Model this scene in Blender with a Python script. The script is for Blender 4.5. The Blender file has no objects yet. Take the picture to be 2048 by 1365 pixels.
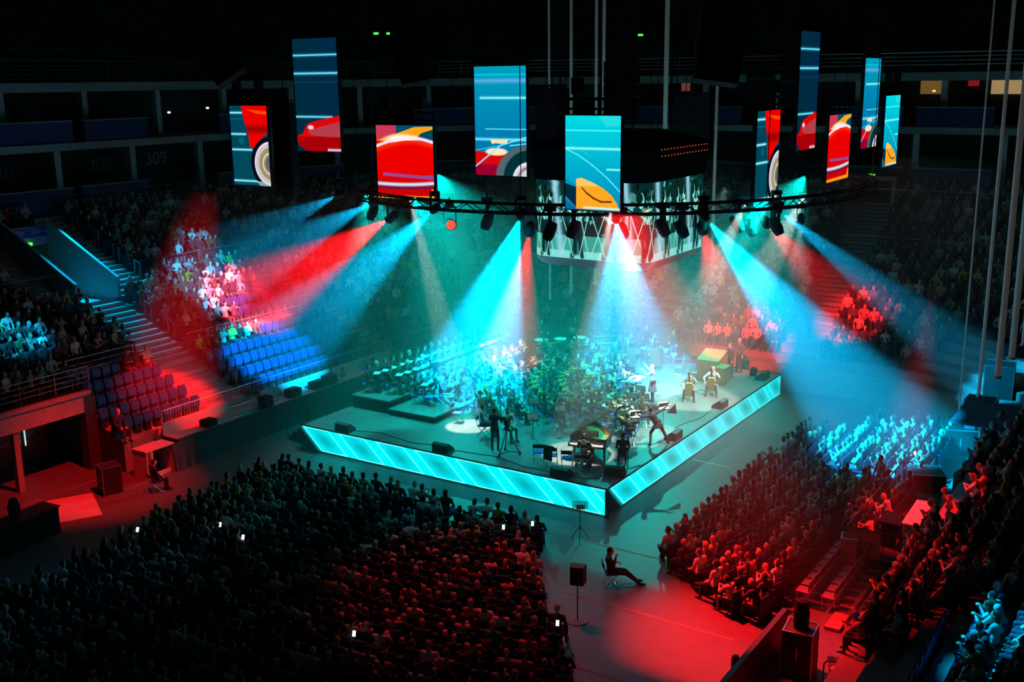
import bpy, math, random, hashlib
import numpy as np
from mathutils import Vector, Matrix, Euler
random.seed(7); rng = np.random.RandomState(7)
S = bpy.context.scene
PI = math.pi
def V(*a): return Vector(a if len(a) > 1 else a[0])

# ------------------------------------------------------------------ camera
# world frame: X runs along the right edge of the stage into the hall, Y along its front edge, Z up; origin at the near stage corner
FPX, PITCH, ROLL, CAMH = 2189.5, .2347, -.0123, 15.927
AZ = .576
_A = np.array([math.sin(AZ), math.cos(AZ), 0.]); _B = np.array([-math.cos(AZ), math.sin(AZ), 0.])
_F = np.array([0, math.cos(PITCH), -math.sin(PITCH)]); _U = np.array([0, math.sin(PITCH), math.cos(PITCH)]); _R = np.array([1., 0, 0])
_R2 = _R*math.cos(ROLL)+_U*math.sin(ROLL); _U2 = -_R*math.sin(ROLL)+_U*math.cos(ROLL)
def _w(d): return np.array([d@_A, d@_B, d[2]])
CR, CU, CF = _w(_R2), _w(_U2), _w(_F)
CP = np.array([-33.882, -17.907, CAMH])
cd = bpy.data.cameras.new('camera'); cam = bpy.data.objects.new('camera', cd); S.collection.objects.link(cam)
M = Matrix(((CR[0], CU[0], -CF[0], CP[0]), (CR[1], CU[1], -CF[1], CP[1]), (CR[2], CU[2], -CF[2], CP[2]), (0, 0, 0, 1)))
cam.matrix_world = M; cd.sensor_width = 36; cd.lens = FPX/2048*36; cd.clip_end = 400; cd.clip_start = .1
S.camera = cam
def ray(px, py): return CR*((px-1024)/FPX)-CU*((py-682.5)/FPX)+CF
def at(px, py, z):                      # a point of the hall at height z, read off the plan of the photograph
    d = ray(px, py); t = (z-CP[2])/d[2]; p = CP+d*t; return Vector(p)
def atd(px, py, D): return Vector(CP+ray(px, py)*D)
def atp(px, py, ax, val):               # a point on the vertical plane x=val or y=val
    d = ray(px, py); t = (val-CP[ax])/d[ax]; return Vector(CP+d*t)
def proj(p):
    d = np.array(p)-CP; z = d@CF
    return (1024+FPX*(d@CR)/z, 682.5-FPX*(d@CU)/z, z)

# ------------------------------------------------------------------ view, world
S.view_settings.view_transform = 'Standard'; S.view_settings.look = 'None'
S.view_settings.exposure = 0; S.view_settings.gamma = 1; S.view_settings.use_curve_mapping = False
cy = S.cycles
cy.max_bounces = 4; cy.diffuse_bounces = 2; cy.glossy_bounces = 2; cy.transmission_bounces = 2; cy.volume_bounces = 0
cy.transparent_max_bounces = 6; cy.use_denoising = True; cy.adaptive_threshold = .03; cy.sample_clamp_indirect = 4
cy.caustics_reflective = False; cy.caustics_refractive = False
wd = bpy.data.worlds.new('world'); S.world = wd; wd.use_nodes = True
bg = wd.node_tree.nodes['Background']; bg.inputs[0].default_value = (.10, .55, .50, 1); bg.inputs[1].default_value = .012

# ------------------------------------------------------------------ materials
def nodes(m):
    m.use_nodes = True; return m.node_tree.nodes, m.node_tree.links
MATS = {}
def mat(name, col, rough=.6, metal=0, emit=None, es=1, noise=0, nscale=3, spec=.4, alpha=1):
    if name in MATS: return MATS[name]
    m = bpy.data.materials.new(name); n, l = nodes(m); b = n['Principled BSDF']
    b.inputs['Base Color'].default_value = (*col, 1); b.inputs['Roughness'].default_value = rough
    b.inputs['Metallic'].default_value = metal; b.inputs['Specular IOR Level'].default_value = spec
    b.inputs['Alpha'].default_value = alpha
    if emit:
        b.inputs['Emission Color'].default_value = (*emit, 1); b.inputs['Emission Strength'].default_value = es
    if noise:
        t = n.new('ShaderNodeTexNoise'); t.inputs['Scale'].default_value = nscale
        tc = n.new('ShaderNodeTexCoord'); l.new(tc.outputs['Object'], t.inputs['Vector'])
        mx = n.new('ShaderNodeMix'); mx.data_type = 'RGBA'
        mx.inputs[6].default_value = (*[c*(1-noise) for c in col], 1); mx.inputs[7].default_value = (*[min(1, c*(1+noise)) for c in col], 1)
        l.new(t.outputs['Fac'], mx.inputs[0]); l.new(mx.outputs[2], b.inputs['Base Color'])
    MATS[name] = m; return m
def emis(name, col, s, sampling='NONE'):
    if name in MATS: return MATS[name]
    m = bpy.data.materials.new(name); n, l = nodes(m); n.remove(n['Principled BSDF'])
    e = n.new('ShaderNodeEmission'); e.inputs[0].default_value = (*col, 1); e.inputs[1].default_value = s
    l.new(e.outputs[0], n['Material Output'].inputs[0]); m.cycles.emission_sampling = sampling
    MATS[name] = m; return m
def objcol(name, rough=.8, mul=1.0):
    m = bpy.data.materials.new(name); n, l = nodes(m); b = n['Principled BSDF']; o = n.new('ShaderNodeObjectInfo')
    l.new(o.outputs['Color'], b.inputs['Base Color']); b.inputs['Roughness'].default_value = rough; MATS[name] = m; return m
def randcol(name, cols, rough=.8):
    m = bpy.data.materials.new(name); n, l = nodes(m); b = n['Principled BSDF']; o = n.new('ShaderNodeObjectInfo')
    r = n.new('ShaderNodeValToRGB'); r.color_ramp.interpolation = 'CONSTANT'
    while len(r.color_ramp.elements) < len(cols): r.color_ramp.elements.new(.5)
    for i, c in enumerate(cols): r.color_ramp.elements[i].position = i/len(cols); r.color_ramp.elements[i].color = (*c, 1)
    l.new(o.outputs['Random'], r.inputs[0]); l.new(r.outputs[0], b.inputs['Base Color']); b.inputs['Roughness'].default_value = rough
    MATS[name] = m; return m
def attrcol(name, rough=.8):
    m = bpy.data.materials.new(name); n, l = nodes(m); b = n['Principled BSDF']; a = n.new('ShaderNodeAttribute'); a.attribute_name = 'col'
    l.new(a.outputs['Color'], b.inputs['Base Color']); b.inputs['Roughness'].default_value = rough; MATS[name] = m; return m
BLACK = mat('black_paint', (.010, .010, .012), .75, spec=.12)
DARK = mat('dark_grey', (.03, .032, .035), .6, noise=.2)
CLOTHB = mat('black_cloth', (.01, .01, .012), .95, noise=.3, nscale=6)
METAL = mat('steel', (.45, .47, .48), .3, .9)
DMETAL = mat('dark_metal', (.05, .052, .055), .4, .7)
CONC = mat('concrete', (.20, .21, .21), .85, noise=.25, nscale=1.3)
TREAD = mat('stair_concrete', (.30, .31, .31), .8, noise=.2, nscale=2)
WHITE = mat('white_paint', (.62, .63, .62), .6, noise=.06)
PAPER = mat('paper', (.85, .85, .82), .8)
WOOD = mat('light_wood', (.36, .17, .05), .45, noise=.25, nscale=5)
DWOOD = mat('red_brown_wood', (.30, .08, .03), .3, noise=.25, nscale=6)
DVARN = mat('dark_varnish', (.16, .05, .02), .35, noise=.2, nscale=8)
VARN = mat('varnished_spruce', (.62, .25, .05), .3, noise=.2, nscale=8)
GOLD = mat('gold', (.75, .45, .10), .3, .9)
BRASS = mat('brass', (.80, .60, .25), .25, .95)
BLUEP = mat('blue_plastic', (.010, .036, .17), .5, noise=.12)
BLUEF = mat('blue_upholstery', (.01, .12, .75), .8)
PIANO = mat('piano_black', (.008, .008, .009), .12)
DRUM = mat('drum_skin', (.8, .8, .76), .5)
COPPER = mat('copper', (.55, .22, .10), .3, .9)

# ------------------------------------------------------------------ mesh helpers
COL = S.collection
class MB:
    def __init__(s): s.v = []; s.f = []; s.m = []; s.uv = {}
    def add(s, vs, fs, m=0):
        o = len(s.v); s.v += [tuple(v) for v in vs]
        for f in fs: s.f.append([i+o for i in f]); s.m.append(m)
        return s
    def box(s, c, d, m=0, rz=0, R=None):
        hx, hy, hz = d[0]/2, d[1]/2, d[2]/2; R = R or Matrix.Rotation(rz, 3, 'Z'); c = V(c)
        vs = [c+R@V(x*hx, y*hy, z*hz) for x in (-1, 1) for y in (-1, 1) for z in (-1, 1)]
        return s.add(vs, [(0, 1, 3, 2), (4, 6, 7, 5), (0, 4, 5, 1), (2, 3, 7, 6), (0, 2, 6, 4), (1, 5, 7, 3)], m)
    def b2(s, a, b, m=0): return s.box([(a[i]+b[i])/2 for i in range(3)], [abs(b[i]-a[i]) for i in range(3)], m)
    def tube(s, p, q, r, r2=None, n=8, m=0):
        p, q = V(p), V(q); r2 = r if r2 is None else r2; d = (q-p)
        if d.length < 1e-6: return s
        d.normalize(); a = d.orthogonal().normalized(); b = d.cross(a)
        vs = [p+(a*math.cos(2*PI*i/n)+b*math.sin(2*PI*i/n))*r for i in range(n)]+[q+(a*math.cos(2*PI*i/n)+b*math.sin(2*PI*i/n))*r2 for i in range(n)]
        return s.add(vs, [(i, (i+1) % n, n+(i+1) % n, n+i) for i in range(n)]+[tuple(range(n-1, -1, -1)), tuple(range(n, 2*n))], m)
    def path(s, pts, r, n=6, m=0):
        for a, b in zip(pts[:-1], pts[1:]): s.tube(a, b, r, None, n, m)
        return s
    def lathe(s, prof, n=16, m=0, M=None):
        M = M or Matrix.Identity(4); o = []; k = len(prof)
        for i in range(n):
            t = 2*PI*i/n
            for (r, z) in prof: o.append(M@V(r*math.cos(t), r*math.sin(t), z))
        fs = [(i*k+j, ((i+1) % n)*k+j, ((i+1) % n)*k+j+1, i*k+j+1) for i in range(n) for j in range(k-1)]
        return s.add(o, fs, m)
    def prism(s, poly, z0, z1, m=0, M=None):
        M = M or Matrix.Identity(4); n = len(poly)
        vs = [M@V(x, y, z0) for x, y in poly]+[M@V(x, y, z1) for x, y in poly]
        return s.add(vs, [tuple(range(n-1, -1, -1)), tuple(range(n, 2*n))]+[(i, (i+1) % n, n+(i+1) % n, n+i) for i in range(n)], m)
    def quad(s, a, b, c, d, m=0, uv=False):
        s.add([a, b, c, d], [(0, 1, 2, 3)], m)
        if uv: s.uv[len(s.f)-1] = [(0, 0), (1, 0), (1, 1), (0, 1)]
        return s
    def mesh(s, name, mats, smooth=False):
        me = bpy.data.meshes.new(name); me.from_pydata(s.v, [], s.f)
        for x in (mats if isinstance(mats, (list, tuple)) else [mats]): me.materials.append(x)
        me.polygons.foreach_set('material_index', s.m)
        if smooth: me.polygons.foreach_set('use_smooth', [True]*len(s.f))
        if s.uv:
            ul = me.uv_layers.new(name='uv')
            for fi, uvs in s.uv.items():
                for k, li in enumerate(me.polygons[fi].loop_indices): ul.data[li].uv = uvs[k]
        me.update(); return me
    def build(s, name, mats, parent=None, smooth=False, loc=None, rz=0):
        o = bpy.data.objects.new(name, s.mesh(name, mats, smooth)); COL.objects.link(o)
        if parent: o.parent = parent
        if loc is not None: o.location = loc
        if rz: o.rotation_euler.z = rz
        return o
def tag(o, label=None, cat=None, group=None, kind=None):
    if label: o['label'] = label
    if cat: o['category'] = cat
    if group: o['group'] = group
    if kind: o['kind'] = kind
    return o
def empty(name, loc=(0, 0, 0), rz=0, label=None, cat=None, group=None):
    o = bpy.data.objects.new(name, None); COL.objects.link(o); o.location = loc; o.rotation_euler.z = rz
    o.empty_display_size = .1
    return tag(o, label, cat, group)
def kids(o): return [c for c in bpy.data.objects if c.parent == o]
def copy_tree(o, loc=None, rz=None, label=None, group=None, ch=None, parent=None, color=None):
    c = o.copy(); COL.objects.link(c)
    if parent: c.parent = parent
    if loc is not None: c.location = loc
    if rz is not None: c.rotation_euler = (0, 0, rz)
    if label: c['label'] = label
    if group: c['group'] = group
    if color: c.color = color
    if o.name not in TREE: TREE[o.name] = kids(o)
    TREE[c.name] = list(TREE[o.name])
    for k in TREE[o.name]:
        copy_tree(k, parent=c)
    return c
TREE = {}
def struct(o): o['kind'] = 'structure'; return o
def ordw(i): return ['first', 'second', 'third', 'fourth', 'fifth', 'sixth', 'seventh', 'eighth', 'ninth', 'tenth', 'eleventh', 'twelfth', 'thirteenth', 'fourteenth', 'fifteenth', 'sixteenth', 'seventeenth', 'eighteenth', 'nineteenth', 'twentieth'][i] if i < 20 else '%dth' % (i+1)
class Protos:                          # first use moves the prototype itself, later uses copy it
    def __init__(s): s.used = set()
    def put(s, p, loc, rz=0, label=None, group=None, color=None):
        if p.name not in s.used:
            s.used.add(p.name)
            p.location = loc; p.rotation_euler = (0, 0, rz)
            if label: p['label'] = label
            if group: p['group'] = group
            if color: p.color = color
            return p
        return copy_tree(p, loc, rz, label, group, color=color)
PT = Protos()
def aim(a, b): return (V(b)-V(a)).to_track_quat('-Z', 'Y').to_euler()
# ------------------------------------------------------------------ lights that hang in the rigging, then unseen spots (position, target, colour, watts, cone degrees, blend, lens radius)
CY, RD, WH, LV = (0.0, .52, 1.0), (1.0, .006, .010), (1.0, .93, .82), (.45, .50, 1.0)
HAZE = .0155
TZ = 11.0
RIG = [   # kind, pixel of the fixture on the plan of the truss, height, target, colour, watts, cone, blend
 ('beam', (680, 389), TZ, (7.7, 29.0, 6.6), CY, 24000, 15, .5, 6),
 ('beam', (748, 404), TZ, (5.5, 26.5, 5.5), CY, 40000, 17, .5, 8),
 ('beam', (870, 418), TZ, (4.4, 20.8, 2.9), CY, 100000, 21, .5, 10),
 ('beam', (1042, 428), TZ, tuple(at(938, 775, 1.4)), CY, 265000, 26, .4, 12),
 ('beam', (1232, 436), TZ, tuple(at(1264, 750, 1.2)), CY, 180000, 22, .4, 12),
 ('beam', (1407, 430), TZ, (10.5, -7.4, 1.2), CY, 180000, 27, .45, 12),
 ('beam', (1552, 417), TZ, (17.5, -9.5, 3.0), CY, 60000, 14, .6, 5),
 ('wash', (785, 433), 10.2, (6.6, 24.6, 4.6), RD, 230000, 22, .8, 4),
 ('wash', (900, 447), 10.2, (-16, -9, 8), RD, 300, 12, .9, 5),
 ('wash', (1060, 457), 10.2, tuple(at(1016, 740, 1.4)), RD, 90000, 17, .7, 9),
 ('wash', (1245, 460), 10.2, tuple(at(1302, 770, 1.2)), LV, 36000, 19, .6, 9),
 ('wash', (1404, 455), 10.2, (20.3, 2.8, 2.0), RD, 60000, 20, .7, 9),
 ('wash', (1530, 443), 10.2, (23.8, -2.2, 3.4), RD, 60000, 17, .8, 5),
]
def spot(name, loc, tgt, col, w, deg, blend, parent=None, rad=.06):
    ld = bpy.data.lights.new(name, 'SPOT'); ld.color = col; ld.energy = w; ld.spot_size = math.radians(deg); ld.spot_blend = blend; ld.shadow_soft_size = rad
    o = bpy.data.objects.new(name, ld); COL.objects.link(o); o.location = loc; o.rotation_euler = aim(loc, tgt)
    return o
# unseen spots, no fixtures: stage light near the ring, audience washes from higher up
UNSEEN_SPOTS = [
 ((19.5, 7, 11.3), (11, 7, 1), (.0, .85, .72), 14000, 85, 1.), ((11, 15.6, 11.3), (9, 8, 1), (.0, .85, .72), 14000, 85, 1.), ((17.5, -1.2, 11.3), (13, 4, 1), (.0, .85, .72), 12000, 85, 1.), ((3, 13.5, 11.3), (4, 11, 1), (.0, .85, .72), 10000, 85, 1.),
 ((.6, 9, 11.4), (8, 9, 1.5), (.0, .9, .8), 18000, 70, .9), ((6.5, -3.4, 11.4), (9, 6.5, 1.5), (.0, .9, .8), 18000, 70, .9),  # front teal keys added to brighten the players
 ((3.0, 11.2, 11.3), (3.6, 8.8, 1.1), WH, 24000, 11.5, .3), ((.9, .4, 11.3), (2.9, 2.8, 1.1), WH, 22000, 17, .3),
 ((5.5, -2.9, 11.3), (6.4, 2.0, 1.1), WH, 24000, 20, .35), ((10.5, -3.6, 11.3), (12.7, 2.2, 1.1), WH, 20000, 23, .4),
 ((7.5, -3.2, 11.3), (10.5, 3.2, 1.9), (.62, .68, 1), 8000, 9, .5),  # narrow bluish spot added to lift the dark conductor
 # audience washes
 ((-12, 18, 20), (-6.4, 26.0, 5.3), CY, 45000, 11, .7), ((2.2, 34, 15.2), (.9, 29.9, 6.4), CY, 14000, 34, .6),
 ((9, 34, 15.2), (7.9, 30.2, 7.0), CY, 3500, 12, .6),
  ((-8, 10, 22), (-2.6, 20.8, 2.8), RD, 260000, 13, .8), ((-9, 8, 22), (-8, 19.0, .2), RD, 50000, 22, .8),
 ((0, -15, 24), (3.2, -10.2, 1.3), RD, 90000, 11, .5), ((-9, 0, 24), (-4.0, -10.9, 1.8), RD, 26000, 15, .8),
 ((-2.5, -1, 14), (-5.8, -7.8, 0), RD, 85000, 33, 1.), ((-4.5, -1, 14), (-2, -6.0, .8), RD, 2800, 60, 1.),
 ((-5, 3, 15), (-9, -.5, .8), RD, 6000, 42, 1.),
 ((-6, -2, 22), (-8.3, -10.7, .5), RD, 30000, 8, .3),
 ((-9, -6, 20), (-9.0, -14.9, 3.5), CY, 60000, 10.5, .8),
 ((-7, 8, 22), (-15.5, 11.0, .8), (.05, .35, 1.), 1300, 26, 1.),
 ((-6, 4, 22), (-4.5, 6.0, .8), (.0, .75, .9), 1500, 40, 1.),
]
for i, (p, t, c, w, d, b) in enumerate(UNSEEN_SPOTS): spot('unseen_spot', p, t, c, w, d, b)
# haze in the air over the stage and floor
hb = MB().b2((-4, -10.5, .02), (30, 27.8, 11.7))
HM = bpy.data.materials.new('haze'); n, l = nodes(HM); n.remove(n['Principled BSDF'])
sc = n.new('ShaderNodeVolumeScatter'); sc.inputs['Color'].default_value = (.9, .95, 1, 1); sc.inputs['Density'].default_value = HAZE; sc.inputs['Anisotropy'].default_value = .05
l.new(sc.outputs[0], n['Material Output'].inputs['Volume']); HM.cycles.homogeneous_volume = True
HZ = tag(hb.build('haze', HM), 'thin stage haze hanging in the air over the stage and the floor', 'haze', kind='stuff')
HZ.display_type = 'WIRE'

# ------------------------------------------------------------------ the bowl
def boundary(right=True):
    P = []
    for u in [-30, -26, -22, -18, -14, -11, -9.4, -6.2, -5, -3, -1.2, 1.1, 3.4, 6, 9, 11, 12.2, 13]: P.append((u, 19.5, 0, 1))
    for i in range(1, 12): a = PI/2*(1-i/12); P.append((13+7*math.cos(a), 12.5+7*math.sin(a), math.cos(a), math.sin(a)))
    for v in [12.5, 10, 9.2, 7.8, 5, 2.5, .8, -1.2, -4]: P.append((20, v, 1, 0))
    for i in range(1, 12): a = -PI/2*i/12; P.append((13+7*math.cos(a), -4+7*math.sin(a), math.cos(a), math.sin(a)))
    for u in [13, 10, 7, 4, 1, -2, -5, -8, -11, -14, -17, -20, -22]: P.append((u, -11, 0, -1))
    return P
BP = boundary()
def off(p, d, z): return (p[0]+p[2]*d, p[1]+p[3]*d, z)
RD_, RH = .825, .375          # row depth, rise
def rowz(i): return 1.3+RH*i
def sweep(prof, segs=None, m=0, mb=None, skip=None):
    mb = mb or MB()
    for k in (segs or range(len(BP)-1)):
        a, b = BP[k], BP[k+1]
        for j in range(len(prof)-1):
            if skip and skip(k, a, b, j): continue
            (d0, z0), (d1, z1) = prof[j], prof[j+1]
            mb.quad(off(a, d0, z0), off(b, d0, z0), off(b, d1, z1), off(a, d1, z1), m)
    return mb
prof = [(0, 0)]
for i in range(20): prof += [(i*RD_, rowz(i)), ((i+1)*RD_, rowz(i))]
prof += [(16.5, 8.9), (22, 8.9)]
def inleft(a, b): return a[3] == 1 and b[3] == 1
def skipt(k, a, b, j):
    um = (a[0]+b[0])/2
    if inleft(a, b):
        if um < -6.2 and j <= 11: return True                # no front rows left of the tunnel post
        if -1.2 < um < 1.1 and 23 <= j <= 36: return True       # the stairwell mouth
    return False
struct(sweep(prof, skip=skipt).build('floor_terrace', CONC))
# vertical face and soffit over the tunnel at the left
mb = MB(); a0, a1 = -30, -6.2
mb.quad((a0, 24.45, 2.5), (a1, 24.45, 2.5), (a1, 24.45, 3.55), (a0, 24.45, 3.55)); mb.quad((a0, 24.45, 2.5), (a1, 24.45, 2.5), (a1, 30, 2.5), (a0, 30, 2.5))
mb.quad((a0, 30, 0), (a1, 30, 0), (a1, 30, 2.5), (a0, 30, 2.5)); mb.quad((a1, 19.5, 0), (a1, 24.45, 0), (a1, 24.45, 3.2), (a1, 19.5, 1.3)); mb.quad((a1, 24.45, 0), (a1, 30, 0), (a1, 30, 2.6), (a1, 24.45, 2.6))
mb.b2((a0, 21.3, 3.2), (a1, 24.45, 3.4)); struct(mb.build('wall_tunnel', DARK))
# stairwell mouth
VL, VR, VF, VB, VZ = -1.2, 1.1, 28.6, 34.1, 5.2
LWALL = mat('painted_plaster', (.34, .40, .41), .7, noise=.08)
mb = MB()
zf = lambda v: 1.3+RH/RD_*(v-19.5)
for u, w in ((VL, -.16), (VR, .16)):
    for uu in (u, u+w):
        mb.quad((uu, VF, VZ), (uu, VB, VZ), (uu, VB, zf(VB)+1.15), (uu, VF, zf(VF)+1.0))
    mb.quad((u, VF, zf(VF)+1.0), (u+w, VF, zf(VF)+1.0), (u+w, VB, zf(VB)+1.15), (u, VB, zf(VB)+1.15)); mb.quad((u, VF, VZ-1), (u+w, VF, VZ-1), (u+w, VF, zf(VF)+1), (u, VF, zf(VF)+1))
mb.quad((VL, VF, VZ), (VR, VF, VZ), (VR, VB+3, VZ), (VL, VB+3, VZ))
mb.b2((VL, VB, 7.75), (VR, VB+.2, 8.75))
struct(mb.build('wall_stairwell', LWALL))
struct(MB().b2((VL, VB+1.2, VZ), (VR, VB+1.3, 7.9)).build('wall_stairwell_back', CLOTHB))
ex = tag(MB().box((.0, VB-.05, 7.86), (.42, .05, .16)).build('exit_sign', emis('green_exit_light', (.12, 1, .1), 1.2)), 'small green exit light over the stairwell mouth with the blue sector board', 'exit sign')
sg = empty('sector_sign', (0.05, VB-.06, 8.45), 0, 'blue board with arrows and the sector numbers 201 and 202', 'sign')
MB().box((0, 0, 0), (2.3, .05, .5)).build('board', mat('sign_blue', (.01, .04, .28), .5), sg)
SGW = mat('sign_white', (.6, .65, .7), .6)
def text(body, size, loc, rot, m, parent=None, name='lettering', ext=.004):
    c = bpy.data.curves.new(name, 'FONT'); c.body = body; c.size = size; c.align_x = 'CENTER'; c.align_y = 'CENTER'; c.extrude = ext
    c.materials.append(m); o = bpy.data.objects.new(name, c); COL.objects.link(o); me = bpy.data.meshes.new_from_object(o.evaluated_get(bpy.context.evaluated_depsgraph_get())); bpy.data.objects.remove(o); o = bpy.data.objects.new(name, me); COL.objects.link(o); o.location = loc; o.rotation_euler = rot
    if parent: o.parent = parent
    return o
for tx, dx in (('\u2190', -.95), ('2', -.62), ('0', -.44), ('1', -.28), ('2', .22), ('0', .40), ('2', .58), ('\u2192', .95)): text(tx, .3, (dx, -.035, 0), (PI/2, 0, 0), SGW, sg, 'letter')
# stairs in the aisles
def stairs(name, u0, u1, r0, r1, side='left'):
    mb = MB()
    for i in range(r0, r1):
        if side == 'left': mb.b2((u0, 19.5+i*RD_+RD_/2, rowz(i)), (u1, 19.5+(i+1)*RD_, rowz(i)+RH/2)); mb.b2((u0, 19.5+i*RD_, rowz(i)), (u1, 19.5+i*RD_+.05, rowz(i)+.012))
        else: mb.b2((20+i*RD_+RD_/2, u0, rowz(i)), (20+(i+1)*RD_, u1, rowz(i)+RH/2))
    return struct(mb.build(name, TREAD))
AISL = [(-1.2, 1.1, 0, 11), (1.3, 3.3, 11, 20), (-3.2, -1.4, 11, 20), (11.0, 12.2, 0, 20)]
for u0, u1, r0, r1 in AISL: stairs('floor_stairs_left', u0, u1, r0, r1)
AISF = [(-1.2, .8, 0, 20), (7.8, 9.2, 0, 20)]
for a in AISF: stairs('floor_stairs_far', *a, side='far')
struct(MB().b2((-2.2, 18.6, 0), (2.0, 19.5, 1.3)).build('floor_landing', TREAD))
# upper levels swept round the bowl
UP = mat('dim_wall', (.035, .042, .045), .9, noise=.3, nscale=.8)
SLAB = mat('slab_edge', (.30, .33, .32), .8, noise=.15, nscale=.7)
BLW = mat('blue_parapet', (.02, .05, .16), .8, noise=.2)
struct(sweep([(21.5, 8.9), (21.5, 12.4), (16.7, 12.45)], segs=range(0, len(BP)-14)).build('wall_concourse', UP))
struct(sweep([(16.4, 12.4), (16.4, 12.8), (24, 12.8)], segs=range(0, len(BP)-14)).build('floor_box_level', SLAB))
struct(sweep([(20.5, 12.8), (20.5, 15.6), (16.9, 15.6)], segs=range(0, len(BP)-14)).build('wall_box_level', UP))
struct(sweep([(16.4, 15.55), (16.4, 16.05), (18.3, 16.05)], segs=range(0, len(BP)-14)).build('floor_upper_tier', SLAB))
p3 = [(18.3, 16.05)]
for i in range(14): p3 += [(18.3+i*.8, 16.05+.5*(i+1)), (18.3+(i+1)*.8, 16.05+.5*(i+1))]
p3 += [(30, 30)]
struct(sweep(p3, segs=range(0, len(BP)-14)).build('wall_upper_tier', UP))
# white columns, low seat back panels, railings
RAIL = mat('rail_steel', (.5, .52, .5), .35, .8)
def railing(name, d, z, segs, bars=3, h=1.0, label='', posts=True, tops=.022, gap=None):
    e = empty(name, (0, 0, 0), 0, label, 'railing'); mb = MB()
    for k in segs:
        a, b = BP[k], BP[k+1]
        for j in range(bars): mb.tube(off(a, d, z+h-j*h/ (bars+.6)), off(b, d, z+h-j*h/(bars+.6)), tops if j == 0 else .012, n=5)
    mb.build('rail', RAIL, e)
    if posts:
        pm = MB(); 
        for k in segs:
            a, b = BP[k], BP[k+1]; L = (V(off(a, d, 0))-V(off(b, d, 0))).length; nn = max(1, int(L/1.3))
            for i in range(nn+1):
                t = i/nn; A, B = V(off(a, d, z)), V(off(b, d, z)); p = A.lerp(B, t); pm.tube(p, p+V(0, 0, h), .018, n=5)
        pm.build('post', RAIL, e)['kind'] = 'stuff'
    return e
LS = list(range(0, 18)); 
def seg_u(lo, hi): return [k for k in range(len(BP)-1) if inleft(BP[k], BP[k+1]) and lo-.01 <= BP[k][0] and BP[k+1][0] <= hi+.01]
def seg_far(): return [k for k in range(len(BP)-1) if BP[k][2] == 1 and BP[k+1][2] == 1]
FARS = list(range(17, 17+12+8+12))
railing('walkway_railing', 4.2, rowz(5), seg_u(-6.2, -1.2), 3, 1.0, 'steel railing of three bars behind the empty front seats left of the aisle')
railing('walkway_railing', 1.9, 3.4, seg_u(-30, -6.2), 4, 1.0, 'steel railing of four bars over the tunnel at the left edge')
railing('walkway_railing', 4.2, rowz(5), seg_u(1.1, 11), 1, .9, 'steel railing behind the empty front seats, right of the aisle')
railing('crowd_railing', 10.2, rowz(12)+.1, seg_u(-30, -1.2), 1, .95, 'steel rail across the left stand, ending at the stairwell mouth')
railing('crowd_railing', 10.2, rowz(12)+.1, seg_u(3.4, 13), 1, .95, 'steel rail across the left stand, starting beside the cyan stairs')
railing('crowd_railing', 10.2, rowz(12)+.1, [k for k in FARS if k >= 29], 1, .95, 'thin rail across the middle of the far stand')
railing('crowd_railing', 15.2, rowz(18)+.1, [k for k in FARS if k >= 29], 1, .95, 'thin rail across the top of the far stand beside its exit light')
railing('concourse_railing', 16.6, 8.95, seg_u(-30, 13), 2, 1.0, 'steel railing along the walkway under the painted sector numbers')
railing('tier_railing', 16.6, 16.1, [k for k in range(0, 40)], 4, 1.1, 'four bar railing along the front of the dark upper tier', True)
cols = []
for k in range(0, len(BP)-15):
    a, b = BP[k], BP[k+1]
for i, u in enumerate([-9.5, -6.0, 2.8, 6.2, 9.0, 11.6]):
    pass
def at_path(s):
    L = 0
    for k in range(len(BP)-1):
        a, b = BP[k], BP[k+1]; d = math.hypot((b[0]+b[2]*19)-(a[0]+a[2]*19), (b[1]+b[3]*19)-(a[1]+a[3]*19))
        if L+d >= s: t = (s-L)/d; return tuple(a[i]+(b[i]-a[i])*t for i in range(4))
        L += d
    return BP[-1]
i = 0; s = 4.0
while s < 122:
    p = at_path(s); w = .9 if i % 4 == 1 else .4
    ang = math.atan2(p[3], p[2])
    struct(MB().box((0, 0, 0), (.4, w, 3.5)).build('column_concourse', WHITE, loc=off(p, 19.0, 10.65), rz=ang))
    q = at_path(s+1.6)
    struct(MB().box((0, 0, 0), (.4, .35, 2.8)).build('column_box_level', WHITE, loc=off(q, 18.2, 14.2), rz=math.atan2(q[3], q[2])))
    if i % 3 != 1:
        r = at_path(s+2.6); ra = math.atan2(r[3], r[2])
        struct(MB().box((0, 0, .0), (.25, 4.6, 1.3), 0).box((0, 0, .68), (.3, 4.7, .08), 1).build('wall_parapet', [BLW, SLAB], loc=off(r, 17.3, 9.6), rz=ra))
        struct(MB().box((0, 0, .0), (.2, 4.4, 1.1), 0).box((0, 0, .58), (.26, 4.5, .07), 1).build('wall_box_front', [BLW, SLAB], loc=off(r, 16.7, 13.4), rz=ra))
    s += 5.2; i += 1
# sector numbers painted on the wall
NUM = mat('number_paint', (.25, .28, .27), .8)
for b, px in (('307', (18, 348)), ('308', (200, 331)), ('309', (312, 318))):
    p = atp(px[0], px[1], 1, 40.9 if b != '309' else 40.2)
    tag(text(b, 1.15, p, (PI/2, 0, 0), NUM, name='sector_number'), ['painted sector number 307 at the left edge of the dark concourse wall', 'painted sector number 308, middle of the three on the dark wall', 'painted sector number 309, rightmost of the three on the dark wall'][int(b)-307], 'number')
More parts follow.
